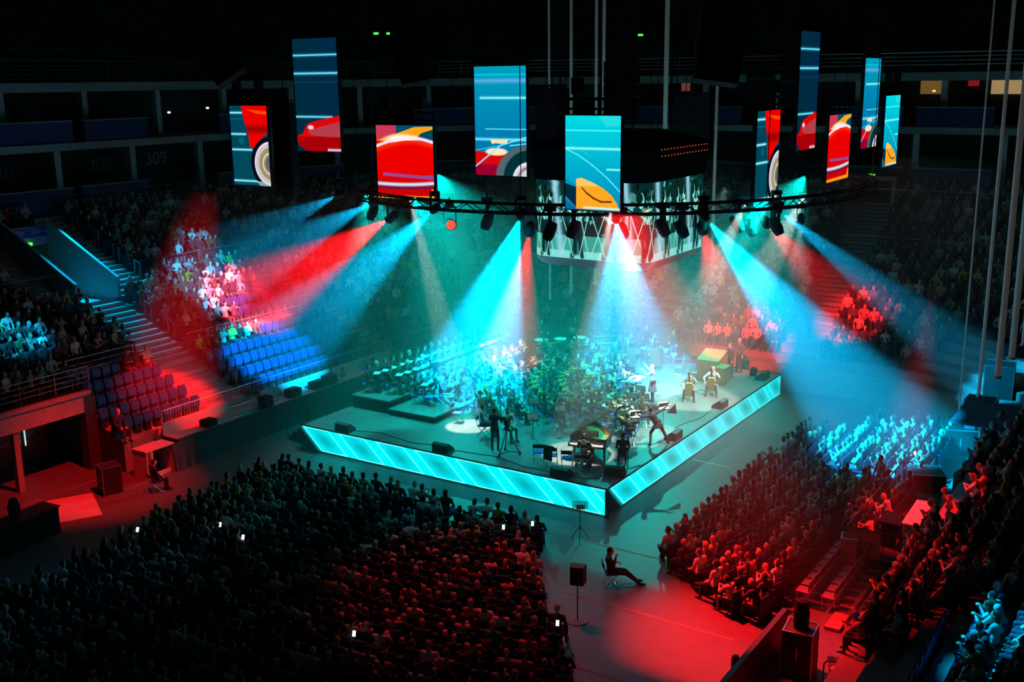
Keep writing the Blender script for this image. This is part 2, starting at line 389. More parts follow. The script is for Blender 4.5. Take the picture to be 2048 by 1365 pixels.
# lit boxes at the far right and small lamps
LW = emis('lit_room', (.75, .52, .22), .42); LR = emis('red_room', (.6, .02, .03), .35)
struct(MB().b2((0, 0, 0), (.1, 1, 1)).build('window_1', emis('lit_room', (.75, .52, .22), .42), loc=(0, 0, -50)))
bpy.data.objects.remove(bpy.data.objects['window_1'])
def farpane(name, x0, y0, x1, y1, m, d=20.2, kind=True):
    # a pane on the back wall of the far boxes, laid between two points of the wall
    a, b = atp(x0, y0, 0, 20+d), atp(x1, y1, 0, 20+d)
    o = MB().b2((a.x-.05, a.y, b.z), (a.x+.02, b.y, a.z)).build(name, m)
    return struct(o) if kind else o
farpane('window_1', 1985, 150, 2048, 188, LW); farpane('window_2', 1843, 152, 1888, 188, emis('warm_room', (.45, .25, .06), .3))
farpane('window_3', 1938, 153, 1958, 172, LR); farpane('window_4', 1296, 155, 1318, 180, emis('bluish_room', (.25, .35, .40), .35)); farpane('window_5', 1364, 155, 1380, 182, emis('pinkish_room', (.4, .12, .10), .3))
WARM = emis('warm_lamp', (1, .5, .12), 1.6); CWL = emis('cold_lamp', (.7, .95, 1), 1.5); GRN = emis('green_lamp', (.1, 1, .12), 1.1)
for k, (px, py, m, l) in enumerate([(680, 175, WARM, 'yellow lamp in the box level beside the tall blue screen'), (578, 176, WARM, 'small yellow lamp in the box level left of the tall blue screen'), (815, 180, WARM, 'orange lamp in the box level, above the red car screen'), (905, 195, WARM, 'orange lamp in the box level, left of the tallest cyan screen'),
      (338, 225, CWL, 'white lamp in the box level behind the dark seats'), (415, 216, CWL, 'dim white lamp in the box level, right of the other white one'), (1868, 182, WARM, 'bright warm lamp in a far box')]):
    w = atp(px, py, 1, 39.0) if px < 1000 else atp(px, py, 0, 39.5)
    tag(MB().lathe([(0, -.07), (.09, -.05), (.11, 0), (.09, .05), (0, .07)], 8, M=Matrix.Translation(w)).build('wall_lamp', m), l, 'lamp')
for px, py, D, l in [(752, 67, 72, 'left of the pair of green lights high in the upper tier'), (778, 67, 72, 'right of the pair of green lights high in the upper tier'), (1281, 70, 76, 'green light high in the dark upper tier above the scoreboard'), (1810, 51, 74, 'green exit light at the top right of the upper tier'), (1761, 60, 74, 'smaller green light beside the top right exit')]:
    tag(MB().box((0, 0, 0), (.12, .35, .14)).build('exit_light', GRN, loc=atd(px, py, D)), l, 'exit sign')
for px, py, d, l in [(1740, 351, 15.5, 'green exit light over the dark doorway of the far stand'), (545, 412, 0, 'green exit light under the left beams')]:
    p = atp(px, py, 0, 36.0) if d else atp(px, py, 1, 35.8)
    tag(MB().box((0, 0, 0), (.12, .6, .18) if d else (.5, .1, .14)).build('exit_light', GRN, loc=p), l, 'exit sign')
mb = MB(); p = atp(1742, 385, 0, 35.6); struct(MB().box((0, 0, 0), (.6, 2.6, 2.6)).build('door_1', CLOTHB, loc=(35.8, p.y, 8.3)))
struct(MB().b2((35.3, p.y-1.55, 7.0), (35.9, p.y-1.3, 9.7)).b2((35.3, p.y+1.3, 7.0), (35.9, p.y+1.55, 9.7)).b2((35.3, p.y-1.55, 9.6), (35.9, p.y+1.55, 9.85)).build('trim_1', SLAB))
# floor, lines, rough wall behind the front rows
FL = mat('dark_floor', (.085, .09, .095), .5, noise=.22, nscale=2.5)
FL.node_tree.nodes['Principled BSDF'].inputs['Roughness'].default_value = .45
struct(MB().quad((-36, -24, 0), (34, -24, 0), (34, 34, 0), (-36, 34, 0)).build('floor', FL))
LN = mat('floor_line_tape', (.22, .24, .24), .7); LY = mat('yellow_tape', (.6, .6, .3), .7)
for i, (a, b, m) in enumerate([((-2.3, 1.3), (-2.3, -4.2), LN), ((-6.1, -1.6), (-6.2, -7.5), LN), ((-9.9, -4.1), (-9.9, -7.5), LN), ((7.5, -.2), (7.4, -1.9), LY), ((-8.1, 17.85), (-5.2, 17.9), LN), ((-13.5, 19.9), (-5.5, 19.9), LN)]):
    a, b = V(*a, .006), V(*b, .006); d = (b-a).normalized(); nn = V(-d.y, d.x, 0)*.035
    tag(MB().quad(a-nn, b-nn, b+nn, a+nn).build('floor_line', m), ['pale line across the floor in front of the music stand', 'pale line crossing the red lit floor by the seated guard', 'pale line on the floor nearest the camera, lit red', 'short yellow tape line beside the right edge of the stage', 'pale line on the floor beside the road case on the left', 'pale line on the floor at the tunnel doorway'][i], 'floor marking')

# ------------------------------------------------------------------ stage
DECK = mat('stage_deck', (.13, .135, .135), .42, noise=.18, nscale=1.2)
n, l = nodes(DECK); br = n.new('ShaderNodeTexBrick'); tc = n.new('ShaderNodeTexCoord'); l.new(tc.outputs['Object'], br.inputs['Vector'])
br.offset = 0; br.inputs['Scale'].default_value = 1; br.inputs['Brick Width'].default_value = 2.44; br.inputs['Row Height'].default_value = 1.22; br.inputs['Mortar Size'].default_value = .014
br.inputs['Color1'].default_value = (.12, .125, .125, 1); br.inputs['Color2'].default_value = (.165, .17, .17, 1); br.inputs['Mortar'].default_value = (.05, .05, .05, 1)
l.new(br.outputs['Color'], n['Principled BSDF'].inputs['Base Color'])
SU, SV, SZ = 18.85, 15.3, 1.1
st = empty('stage', (0, 0, 0), 0, 'square concert stage with a glowing cyan patterned edge and black deck', 'stage')
MB().b2((.0, .0, .95), (SU, SV, SZ)).build('deck', DECK, st)
MB().b2((.12, .12, 0), (SU-.12, SV-.12, .95)).build('skirt', CLOTHB, st)
MB().b2((-.05, -.05, SZ-.02), (SU+.05, .0, SZ+.03)).b2((-.05, -.05, SZ-.02), (0, SV+.05, SZ+.03)).b2((-.05, SV, SZ-.02), (SU, SV+.05, SZ+.03)).b2((SU, -.05, SZ-.02), (SU+.05, SV, SZ+.03)).build('edge_trim', BLACK, st)
MB().b2((-.12, -.12, 0), (.0, .0, 1.08)).build('corner_post', BLACK, st)
# painted pictures for the LED panels: numpy canvases (0..1 across, 0..1 down)
class Cv:
    def __init__(s, w, h, bgc): s.w, s.h = w, h; s.a = np.zeros((h, w, 3)); s.a[:] = bgc; s.X, s.Y = np.meshgrid((np.arange(w)+.5)/w, (np.arange(h)+.5)/h)
    def blend(s, mask, col, k=1.0): mk = (np.clip(mask, 0, 1)*k)[..., None]; s.a = s.a*(1-mk)+np.array(col)*mk; return s
    def poly(s, pts, col, k=1.0):
        ins = np.zeros((s.h, s.w), bool); n = len(pts)
        for i in range(n):
            (x1, y1), (x2, y2) = pts[i], pts[(i+1) % n]
            if y1 == y2: continue
            c = ((y1 > s.Y) != (y2 > s.Y)) & (s.X < (x2-x1)*(s.Y-y1)/(y2-y1)+x1); ins ^= c
        return s.blend(ins.astype(float), col, k)
    def ell(s, cx, cy, rx, ry, col, k=1.0, soft=.03):
        d = np.sqrt(((s.X-cx)/rx)**2+((s.Y-cy)/ry)**2); return s.blend((1-d)/soft+.5, col, k)
    def ring(s, cx, cy, rx, ry, t, col, k=1.0):
        d = np.sqrt(((s.X-cx)/rx)**2+((s.Y-cy)/ry)**2); return s.blend(1.2-np.abs(d-1)/t, col, k)
    def bar(s, x0, x1, y, t, col, k=1.0): return s.blend((np.exp(-((s.Y-y)/t)**2))*(s.X > x0)*(s.X < x1), col, k)
    def line(s, x0, y0, x1, y1, t, col, k=1.0):
        dx, dy = x1-x0, y1-y0; asp = s.h/s.w; px, py = s.X-x0, (s.Y-y0)*asp; dyy = dy*asp; L2 = dx*dx+dyy*dyy
        tt = np.clip((px*dx+py*dyy)/L2, 0, 1); d = np.sqrt((px-tt*dx)**2+(py-tt*dyy)**2); return s.blend(1.3-d/t, col, k)
    def grad(s, c0, c1):
        s.a = np.array(c0)*(1-s.Y[..., None])+np.array(c1)*s.Y[..., None]; return s
    def material(s, name, strength=1.0, sampling='NONE'):
        im = bpy.data.images.new(name, s.w, s.h); px = np.ones((s.h, s.w, 4), np.float32); px[..., :3] = np.clip(s.a, 0, 1)[::-1]
        im.pixels.foreach_set(px.ravel()); im.pack()
        m = bpy.data.materials.new(name); n, l = nodes(m); n.remove(n['Principled BSDF']); e = n.new('ShaderNodeEmission'); t = n.new('ShaderNodeTexImage'); t.image = im; t.extension = 'EXTEND'
        l.new(t.outputs[0], e.inputs[0]); e.inputs[1].default_value = strength; l.new(e.outputs[0], n['Material Output'].inputs[0]); m.cycles.emission_sampling = sampling
        return m
def fascia(L, start, name, end_clip):
    W, H = 1800, 124; c = Cv(W, H, (0, .84, .88)); x = c.X*L; y = 1-c.Y; sk = 1.1; tw = 1.44; pitch = 2.08
    s0 = x-start-sk*(1-y)                       # slanted coordinate
    ph = np.mod(s0, pitch); inside = (ph < tw); cxs, cys = ph-tw/2, y-.5
    g = np.exp(-((cxs/.42)**2+(cys/.36)**2)); c.blend(inside*g, (0, .60, .62), .9)
    c.blend((~inside)*(np.exp(-((s0*.9+y)**2) % 1)), (0, .92, .96), .5)
    lw = .045
    edge = np.clip(1.35-np.minimum(np.abs(ph), np.abs(ph-pitch))/lw, 0, 1)+np.clip(1.35-np.abs(ph-tw)/lw, 0, 1)
    hb = inside*(np.clip(1.5-np.minimum(y, 1-y)/lw, 0, 1)); c.blend(np.clip(edge+hb, 0, 1), (.45, 1, 1), .95)
    fade = np.clip((s0+.42)/.4, 0, 1); fade = np.clip(fade, 0, 1)**1.5; c.a *= fade[..., None]; c.a[..., 1] += .03*(1-fade); c.a[..., 2] += .04*(1-fade)
    return c.material(name, 1.4, 'FRONT')
mL = fascia(SV, .08, 'led_edge_pattern_front', 0); mR = fascia(SU, .30, 'led_edge_pattern_side', 0)
MB().quad((-.02, SV-.02, .06), (-.02, 0.0, .06), (-.02, 0.0, 1.07), (-.02, SV-.02, 1.07), 0, True).build('led_panel', mL, st)
MB().quad((.0, -.02, .06), (SU-.02, -.02, .06), (SU-.02, -.02, 1.07), (.0, -.02, 1.07), 0, True).build('led_panel', mR, st)
# risers
def riser(name, a, b, z, lab):
    e = empty(name, (0, 0, 0), 0, lab, 'riser'); MB().b2((a[0], a[1], z-.08), (b[0], b[1], z)).build('deck', DECK, e); MB().b2((a[0]+.05, a[1]+.05, SZ), (b[0]-.05, b[1]-.05, z-.08)).build('skirt', CLOTHB, e)
riser('riser_platform', (3.2, 12.9), (15.2, 15.15), 1.72, 'tall choir riser along the far left side of the stage')
riser('riser_platform', (3.1, 10.3), (12.0, 12.9), 1.4, 'low riser in front of the tall choir riser')
riser('riser_platform', (13.2, 7.6), (18.7, 12.8), 1.5, 'percussion riser at the back of the stage')
riser('riser_platform', (10.0, 3.0-.45+.1), (11.2, 3.65), 1.3, 'small podium under the conductor')
# stairs up to the stage at the left corner
e = empty('stage_steps', (1.2, SV+.06, 0), 0, 'black steps with a handrail up to the left corner of the stage', 'steps')
mb = MB()
for i in range(5): mb.b2((-.6, .28*(4-i), 0), (.6, .28*(5-i), .2*(i+1)))
mb.build('tread', DARK, e)
for x in (-.62, .62): MB().path([(x, 1.45, .05), (x, 1.45, .95), (x, .1, 1.95), (x, .1, 1.0)], .02).build('handrail', DMETAL, e)
# ------------------------------------------------------------------ people: one continuous body each, grown from a posed skeleton
def cap_mesh(mb, p, r, q, r2, n=10):
    p, q = V(p), V(q); d = q-p; L = d.length
    if L < 1e-5: q = p+V(0, 0, .001); d = q-p; L = .001
    z = d/L; a = z.orthogonal().normalized(); b = z.cross(a); rings = []
    for t in (-90, -60, -30, 0): rings.append((p+z*r*math.sin(math.radians(t)), r*math.cos(math.radians(t))))
    for t in (0, 30, 60, 90): rings.append((q+z*r2*math.sin(math.radians(t)), r2*math.cos(math.radians(t))))
    vs = []
    for c, rr in rings:
        rr = max(rr, .0004)
        for i in range(n): vs.append(c+(a*math.cos(2*PI*i/n)+b*math.sin(2*PI*i/n))*rr)
    fs = [(k*n+i, k*n+(i+1) % n, (k+1)*n+(i+1) % n, (k+1)*n+i) for k in range(len(rings)-1) for i in range(n)]
    fs += [tuple(range(n-1, -1, -1)), tuple(range((len(rings)-1)*n, len(rings)*n))]
    mb.add(vs, fs)
def ell_mesh(mb, c, r, n=12, k=8):
    vs = []; c = V(c)
    for j in range(k+1):
        t = PI*j/k
        for i in range(n): vs.append(c+V(r[0]*max(math.sin(t), .01)*math.cos(2*PI*i/n), r[1]*max(math.sin(t), .01)*math.sin(2*PI*i/n), r[2]*math.cos(t)))
    fs = [((j+1)*n+i, (j+1)*n+(i+1) % n, j*n+(i+1) % n, j*n+i) for j in range(k) for i in range(n)]
    fs += [tuple(range(n)), tuple(range((k+1)*n-1, k*n-1, -1))]
    mb.add(vs, fs)
LAB = {'skin': 0, 'top': 1, 'legs': 2, 'shoe': 3, 'dark': 4, 'hair': 5}
def remesh(mb, voxel, name, smooth=2):
    me = bpy.data.meshes.new(name); me.from_pydata([tuple(v) for v in mb.v], [], mb.f); o = bpy.data.objects.new(name, me); COL.objects.link(o)
    m = o.modifiers.new('r', 'REMESH'); m.mode = 'VOXEL'; m.voxel_size = voxel; m.use_smooth_shade = True
    if smooth: s = o.modifiers.new('s', 'SMOOTH'); s.iterations = smooth; s.factor = .5
    dg = bpy.context.evaluated_depsgraph_get(); out = bpy.data.meshes.new_from_object(o.evaluated_get(dg)); bpy.data.objects.remove(o); bpy.data.meshes.remove(me)
    out.name = name; out.materials.clear(); out.polygons.foreach_set('use_smooth', [True]*len(out.polygons)); return out
def decimate(me, ratio):
    o = bpy.data.objects.new('t', me); COL.objects.link(o); m = o.modifiers.new('d', 'DECIMATE'); m.ratio = ratio
    dg = bpy.context.evaluated_depsgraph_get(); out = bpy.data.meshes.new_from_object(o.evaluated_get(dg)); bpy.data.objects.remove(o); return out
def label_faces(me, prims, extra=()):
    n = len(me.polygons); C = np.empty(n*3); me.polygons.foreach_get('center', C); C = C.reshape(-1, 3); best = np.full(n, 1e9); lab = np.zeros(n, int)
    for pr in list(prims)+list(extra):
        if pr[0] == 'c':
            _, L, p, r, q, r2 = pr; p = np.array(p); q = np.array(q); d = q-p; t = np.clip(((C-p)@d)/max(d@d, 1e-9), 0, 1); dist = np.linalg.norm(C-(p+t[:, None]*d), axis=1)-(r+(r2-r)*t)
        else:
            _, L, c, r = pr; r = np.array(r); q = (C-np.array(c))/r; dist = (np.linalg.norm(q, axis=1)-1)*r.min()
        if pr in extra: dist = np.where(dist < 0, -10+dist, 1e9)
        k = dist < best; best[k] = dist[k]; lab[k] = LAB[L]
    return lab
def hand(P, wrist, dirv, up, curl=.5, side=1):
    # palm, four fingers of different lengths with a knuckle bend, a thumb off the side of the palm
    w = V(wrist); d = V(dirv).normalized(); u = V(up); u = (u-d*u.dot(d)).normalized(); s = d.cross(u)*side
    pm = w+d*.045; P.append(('c', 'skin', tuple(w), .026, tuple(pm+s*.012), .030)); P.append(('c', 'skin', tuple(pm-s*.018), .022, tuple(w+d*.085-s*.022), .017)); P.append(('c', 'skin', tuple(pm+s*.018), .022, tuple(w+d*.085+s*.022), .017))
    for k, (o_, L) in enumerate(((-.030, .060), (-.010, .072), (.010, .078), (.030, .070))):
        b = w+d*.088+s*o_; m = b+(d*math.cos(curl*.6)-u*math.sin(curl*.6))*L*.55; e = m+(d*math.cos(curl*1.7)-u*math.sin(curl*1.7))*L*.5
        P.append(('c', 'skin', tuple(b), .0105, tuple(m), .0098)); P.append(('c', 'skin', tuple(m), .0098, tuple(e), .0085))
    b = w+d*.03+s*.028; m = b+d*.030+s*.024-u*.008; P.append(('c', 'skin', tuple(b), .014, tuple(m), .0115)); P.append(('c', 'skin', tuple(m), .0115, tuple(m+d*.03+s*.002-u*.010), .0095))
def body(pose):
    g = dict(pelvis=(0, 0, .52), chest=(-.01, 0, .93), neck=(.01, 0, 1.10), head=(.035, 0, 1.265), yaw=0, shL=(0, .19, 1.04), shR=(0, -.19, 1.04), elL=(.05, .25, .77), elR=(.05, -.25, .77),
             wrL=(.27, .12, .64), wrR=(.27, -.12, .64), kL=(.44, .13, .53), kR=(.44, -.13, .53), aL=(.45, .14, .09), aR=(.45, -.14, .09), curl=.7, build=1.0, skirt=0, sleeve='top', tilt=0, hdL=None, hdR=None, toe=None)
    g.update(pose); P = []; B = g['build']; c = lambda L, p, r, q, r2: P.append(('c', L, tuple(p), r, tuple(q), r2))
    pv, ch, nk, hd = V(g['pelvis']), V(g['chest']), V(g['neck']), V(g['head'])
    for sgn, k, a, t in ((1, 'kL', 'aL', 'L'), (-1, 'kR', 'aR', 'R')):
        hip = pv+V(.0, .095*sgn, -.01); kn, an = V(g[k]), V(g[a])
        c('legs', hip, .098*B, kn, .062*B); c('legs', kn, .064*B, kn.lerp(an, .35), .060*B); c('legs', kn.lerp(an, .35), .060*B, an, .042)
        f = V(g['toe']) if g['toe'] else V((kn.x-pv.x)*.2+.13, (kn.y-pv.y-.095*sgn)*.3, -.055); f = f.normalized()*.17
        if an.z > .06 or True: c('shoe', an+V(-.02, 0, -.04), .042, an+f, .036); c('shoe', an+f*.5, .044, an+f*.95, .038)
    P.append(('e', 'legs', tuple(pv+V(-.02, 0, .01)), (.14*B, .175*B, .12))); md = pv.lerp(ch, .5)
    P.append(('e', 'top', tuple(pv+V(0, 0, .12)), (.125*B, .165*B, .12))); P.append(('e', 'top', tuple(md), (.115*B, .155*B, .17))); P.append(('e', 'top', tuple(ch), (.118*B, .172*B, .17)))
    for sgn, sh, el, wr, hh in ((1, 'shL', 'elL', 'wrL', 'hdL'), (-1, 'shR', 'elR', 'wrR', 'hdR')):
        s_, e_, w_ = V(g[sh]), V(g[el]), V(g[wr]); c('top', ch+V(0, .06*sgn, .09), .085*B, s_, .066*B); c('top', s_, .066*B, e_, .047*B)
        if g['sleeve'] == 'top': c('top', e_, .047*B, e_.lerp(w_, .92), .034)
        else: c('skin', e_, .045, w_, .030)
        c('skin', e_.lerp(w_, .9), .029, w_, .027)
        dv = V(g[hh]) if g[hh] else (w_-e_); hand(P, w_, dv, V(0, 0, 1) if abs(dv.normalized().z) < .8 else V(1, 0, 0), g['curl'], -sgn)
    c('top', ch+V(0, 0, .10), .085, nk, .060); c('skin', nk, .058, hd+V(-.01, 0, -.06), .052)
    ya = math.radians(g['yaw']); ti = math.radians(g['tilt']); R = Matrix.Rotation(ya, 3, 'Z')@Matrix.Rotation(ti, 3, 'Y'); h = lambda x, y, z: tuple(hd+R@V(x, y, z))
    P.append(('e', 'skin', h(-.012, 0, .03), (.098, .078, .100))); P.append(('e', 'skin', h(.018, 0, -.03), (.078, .066, .088))); c('skin', h(.045, 0, -.088), .034, h(.062, 0, -.100), .024)
    c('skin', h(.085, 0, .012), .012, h(.106, 0, -.022), .015)
    for sgn in (1, -1):
        c('skin', h(-.01, .076*sgn, .012), .012, h(-.012, .080*sgn, -.020), .010); c('skin', h(.060, .030*sgn, .030), .018, h(.074, .018*sgn, .030), .014); c('skin', h(.05, .04*sgn, -.03), .024, h(.06, .03*sgn, -.04), .02)
    if g['skirt']:
        for a in range(10):
            t = 2*PI*a/10; c('top', pv+V(.09*math.cos(t), .10*math.sin(t), .05), .05, pv+V(.17*math.cos(t), .20*math.sin(t), -g['skirt']), .045)
        P.append(('e', 'top', tuple(pv+V(0, 0, -g['skirt']*.5)), (.15, .18, g['skirt']*.6)))
    ex = [('e', 'dark', h(.083, .030, .010), (.016, .013, .009)), ('e', 'dark', h(.083, -.030, .010), (.016, .013, .009)), ('e', 'dark', h(.088, 0, -.060), (.018, .022, .006))]
    return P, ex, (hd, R)
def mesh_prims(P):
    mb = MB()
    for p in P:
        if p[0] == 'c': cap_mesh(mb, p[2], p[3], p[4], p[5])
        else: ell_mesh(mb, p[2], p[3])
    return mb
def hair_prims(kind, hd, R):
    h = lambda x, y, z: tuple(hd+R@V(x, y, z)); P = [('e', 'hair', h(-.026, 0, .042), (.102, .087, .102))]
    if kind == 'short': P += [('e', 'hair', h(-.045, 0, .0), (.075, .080, .085))]
    if kind == 'long': P += [('e', 'hair', h(-.055, 0, -.03), (.065, .088, .13)), ('c', 'hair', h(-.06, .03, -.1), .055, h(-.075, .04, -.24), .035), ('c', 'hair', h(-.06, -.03, -.1), .055, h(-.075, -.04, -.24), .035), ('c', 'hair', h(-.085, 0, -.1), .05, h(-.10, 0, -.25), .035)]
    if kind == 'bob': P += [('e', 'hair', h(-.035, 0, -.03), (.085, .098, .10))]
    if kind == 'bun': P += [('e', 'hair', h(-.045, 0, .0), (.075, .080, .085)), ('e', 'hair', h(-.11, 0, .07), (.045, .045, .045))]
    return P
SKINM = randcol('skin', [(.52, .32, .23), (.60, .40, .30), (.45, .27, .19), (.56, .36, .27)], .6)
TOPM = objcol('clothing_top'); LEGM = randcol('trousers', [(.015, .018, .03), (.02, .02, .022), (.04, .05, .09), (.03, .03, .03), (.10, .09, .08)])
SHOEM = mat('shoe_leather', (.012, .012, .012), .4); EYEM = mat('eye_and_mouth', (.08, .03, .025), .5)
HAIRS = {'black': mat('black_hair', (.012, .01, .009), .6), 'brown': mat('brown_hair', (.07, .035, .018), .6), 'blond': mat('blond_hair', (.38, .25, .10), .6), 'grey': mat('grey_hair', (.35, .34, .33), .7)}
PMATS = [SKINM, TOPM, LEGM, SHOEM, EYEM, HAIRS['brown']]
BODYM = {}; LOWM = []; HMESH = {}
def make_body(key, pose, voxel=.0135, low=True):
    P, ex, hr = body(pose); me = remesh(mesh_prims(P), voxel, 'body_'+key); me.polygons.foreach_set('material_index', label_faces(me, P, ex).astype(np.int32))
    for m in PMATS[:5]: me.materials.append(m)
    me.update(); BODYM[key] = (me, hr)
def hair_mesh(key, kind, colour):
    k = (key, kind, colour)
    if k not in HMESH:
        base = (key, kind)
        if base not in HMESH: P = hair_prims(kind, *BODYM[key][1]); HMESH[base] = remesh(mesh_prims(P), .016, 'hair_%s_%s' % (key, kind), 1)
        me = HMESH[base].copy(); me.materials.append(HAIRS[colour]); HMESH[k] = me
    return HMESH[k]
def low_mesh(key, kind, nf=230):
    P, ex, hr = body(AUD[key]); P = [p for p in P if not (p[0] == 'c' and p[3] < .012)]; H = hair_prims(kind, *hr) if kind else []
    me = remesh(mesh_prims(P+H), .028, 'low', 1); me = decimate(me, nf/len(me.polygons)); lab = label_faces(me, P+H)
    co = np.empty(len(me.vertices)*3); me.vertices.foreach_get('co', co); co = co.reshape(-1, 3); tris = [list(p.vertices) for p in me.polygons]
    return co, tris, lab
AUD = {
 'lap': dict(),
 'clasp': dict(elL=(.10, .27, .76), elR=(.10, -.27, .76), wrL=(.28, .05, .70), wrR=(.28, -.05, .70), yaw=14, chest=(-.04, 0, .93), head=(.02, .01, 1.26)),
 'cross': dict(elL=(.12, .24, .80), elR=(.12, -.24, .80), wrL=(.20, -.05, .86), wrR=(.22, .06, .82), yaw=-12, build=1.12),
 'lean': dict(chest=(.12, 0, .90), neck=(.20, 0, 1.05), head=(.27, 0, 1.19), shL=(.15, .19, .99), shR=(.15, -.19, .99), elL=(.38, .20, .74), elR=(.38, -.20, .74), wrL=(.50, .05, .88), wrR=(.50, -.05, .88), tilt=12),
 'phone': dict(elL=(.14, .23, .82), elR=(.14, -.23, .82), wrL=(.34, .06, 1.05), wrR=(.34, -.06, 1.05), tilt=6, build=.95),
 'tilt': dict(head=(.03, .05, 1.25), yaw=28, kL=(.44, .05, .57), aL=(.40, -.08, .18), elR=(.02, -.30, .80), wrR=(.18, -.14, .70), build=.94),
}
for k, v in AUD.items(): make_body(k, v)
K2 = dict(kL=(.40, .22, .53), kR=(.40, -.22, .53), aL=(.36, .25, .09), aR=(.36, -.25, .09))
MUS = {
 'violin': dict(shL=(.02, .19, 1.05), elL=(.22, .26, .90), wrL=(.42, .26, 1.12), elR=(.10, -.36, .96), wrR=(.34, -.18, 1.10), head=(.05, .04, 1.27), yaw=25, curl=1.3),
 'cello': dict(K2, elL=(.18, .34, .92), wrL=(.20, .12, 1.16), elR=(.16, -.42, .84), wrR=(.42, -.30, .72), curl=1.2, tilt=8),
 'wind': dict(elL=(.16, .24, .84), wrL=(.32, .04, .96), elR=(.16, -.24, .82), wrR=(.34, -.03, .86), curl=1.2),
 'brass': dict(elL=(.16, .28, .92), wrL=(.24, .06, 1.14), elR=(.20, -.26, .92), wrR=(.46, -.06, 1.05), curl=1.3),
 'score': dict(elL=(.12, .26, .80), wrL=(.34, .14, .86), elR=(.12, -.26, .80), wrR=(.34, -.14, .86), curl=1.0, tilt=4),
 'piano': dict(chest=(.04, 0, .93), shL=(.05, .19, 1.03), shR=(.05, -.19, 1.03), elL=(.10, .27, .78), wrL=(.42, .20, .80), elR=(.10, -.27, .78), wrR=(.42, -.20, .80), curl=.8, head=(.10, 0, 1.25), tilt=14, aL=(.50, .14, .09), aR=(.55, -.14, .09)),
}
ST = dict(pelvis=(0, 0, .96), chest=(0, 0, 1.36), neck=(.01, 0, 1.52), head=(.035, 0, 1.68), shL=(0, .19, 1.46), shR=(0, -.19, 1.46), kL=(.02, .11, .52), kR=(.0, -.11, .52), aL=(-.02, .12, .09), aR=(-.02, -.12, .09), toe=(.17, 0, -.055))
STN = {
 'stand': dict(ST, elL=(.03, .27, 1.18), wrL=(.12, .26, .94), elR=(.03, -.27, 1.18), wrR=(.12, -.26, .94)),
 'conduct': dict(ST, elL=(.22, .30, 1.36), wrL=(.42, .22, 1.55), elR=(.20, -.32, 1.42), wrR=(.40, -.30, 1.66), curl=1.0, skirt=.42, build=1.05, kL=(.02, .09, .52), kR=(.0, -.09, .52), aL=(-.02, .09, .09), aR=(-.02, -.09, .09)),
 'drum': dict(ST, elL=(.12, .30, 1.20), wrL=(.36, .22, 1.12), elR=(.14, -.30, 1.22), wrR=(.38, -.20, 1.20), curl=1.3),
 'camera': dict(ST, elL=(.20, .24, 1.22), wrL=(.42, .10, 1.30), elR=(.18, -.26, 1.20), wrR=(.40, -.12, 1.28), kR=(.10, -.12, .54), aR=(-.05, -.14, .10), curl=1.2),
 'bass': dict(ST, elL=(.16, .30, 1.50), wrL=(.26, .20, 1.66), elR=(.16, -.34, 1.24), wrR=(.38, -.20, 1.10), curl=1.2),
 'reach': dict(ST, pelvis=(0, -.10, .92), chest=(.0, .14, 1.28), neck=(.0, .22, 1.42), head=(.02, .26, 1.58), shL=(0, .33, 1.33), shR=(0, -.03, 1.42), elL=(.05, .60, 1.30), wrL=(.12, .80, 1.42), elR=(.03, -.34, 1.52), wrR=(.06, -.60, 1.66), kR=(.05, -.42, .52), aR=(.0, -.62, .09), kL=(.12, .16, .56), aL=(-.10, .30, .13), curl=1.1, skirt=.12),
 'sprawl': dict(kL=(.46, .14, .46), aL=(.86, .18, .09), kR=(.46, -.12, .46), aR=(.92, -.10, .09), chest=(-.08, 0, .90), head=(-.02, 0, 1.20), neck=(-.05, 0, 1.05), shL=(-.07, .19, 1.0), shR=(-.07, -.19, 1.0), elL=(.02, .27, .76), wrL=(.20, .08, .78), elR=(.05, -.25, .78), wrR=(.14, -.06, 1.02)),
}
for k, v in {**MUS, **STN}.items(): make_body(k, v)
NP = [0]
def person(key, loc, rz, color, hair, hcol, label, group=None, name='person'):
    o = bpy.data.objects.new(name, BODYM[key][0]); COL.objects.link(o); o.location = loc; o.rotation_euler.z = rz; o.color = (*color, 1); tag(o, label, 'person', group)
    if hair:
        h = bpy.data.objects.new('hair', hair_mesh(key, hair, hcol)); COL.objects.link(h); h.parent = o
    NP[0] += 1; return o
TOPS = [('black jacket', (.012, .012, .014)), ('white shirt', (.62, .62, .60)), ('dark grey sweater', (.05, .05, .055)), ('navy jacket', (.015, .025, .07)), ('light grey top', (.36, .36, .36)), ('red sweater', (.40, .03, .03)), ('beige cardigan', (.45, .36, .26)),
        ('brown jacket', (.09, .05, .03)), ('teal blouse', (.04, .28, .28)), ('mustard top', (.50, .36, .04)), ('pink blouse', (.55, .22, .26)), ('olive jacket', (.08, .09, .04))]
TW = np.array([18, 14, 15, 11, 9, 4, 6, 7, 4, 3, 4, 5.]); TW /= TW.sum()
HK = [('short', 'black'), ('short', 'brown'), ('long', 'brown'), ('long', 'blond'), ('bob', 'black'), ('bob', 'brown'), ('short', 'grey'), ('bun', 'brown'), (None, None), ('long', 'black')]
def hdesc(k, c): return 'bald' if k is None else {'short': 'short %s hair', 'long': 'long %s hair', 'bob': '%s bobbed hair', 'bun': '%s hair bun'}[k] % c

# ------------------------------------------------------------------ where the audience sits
SEATS = []       # x, y, z of floor, facing angle, block key, row, seat number
def ang(x, y): return math.atan2(7.5-y, 9.5-x)
def block(key, pts): SEATS.extend([(x, y, z, a, key, r, i) for x, y, z, a, r, i in pts])
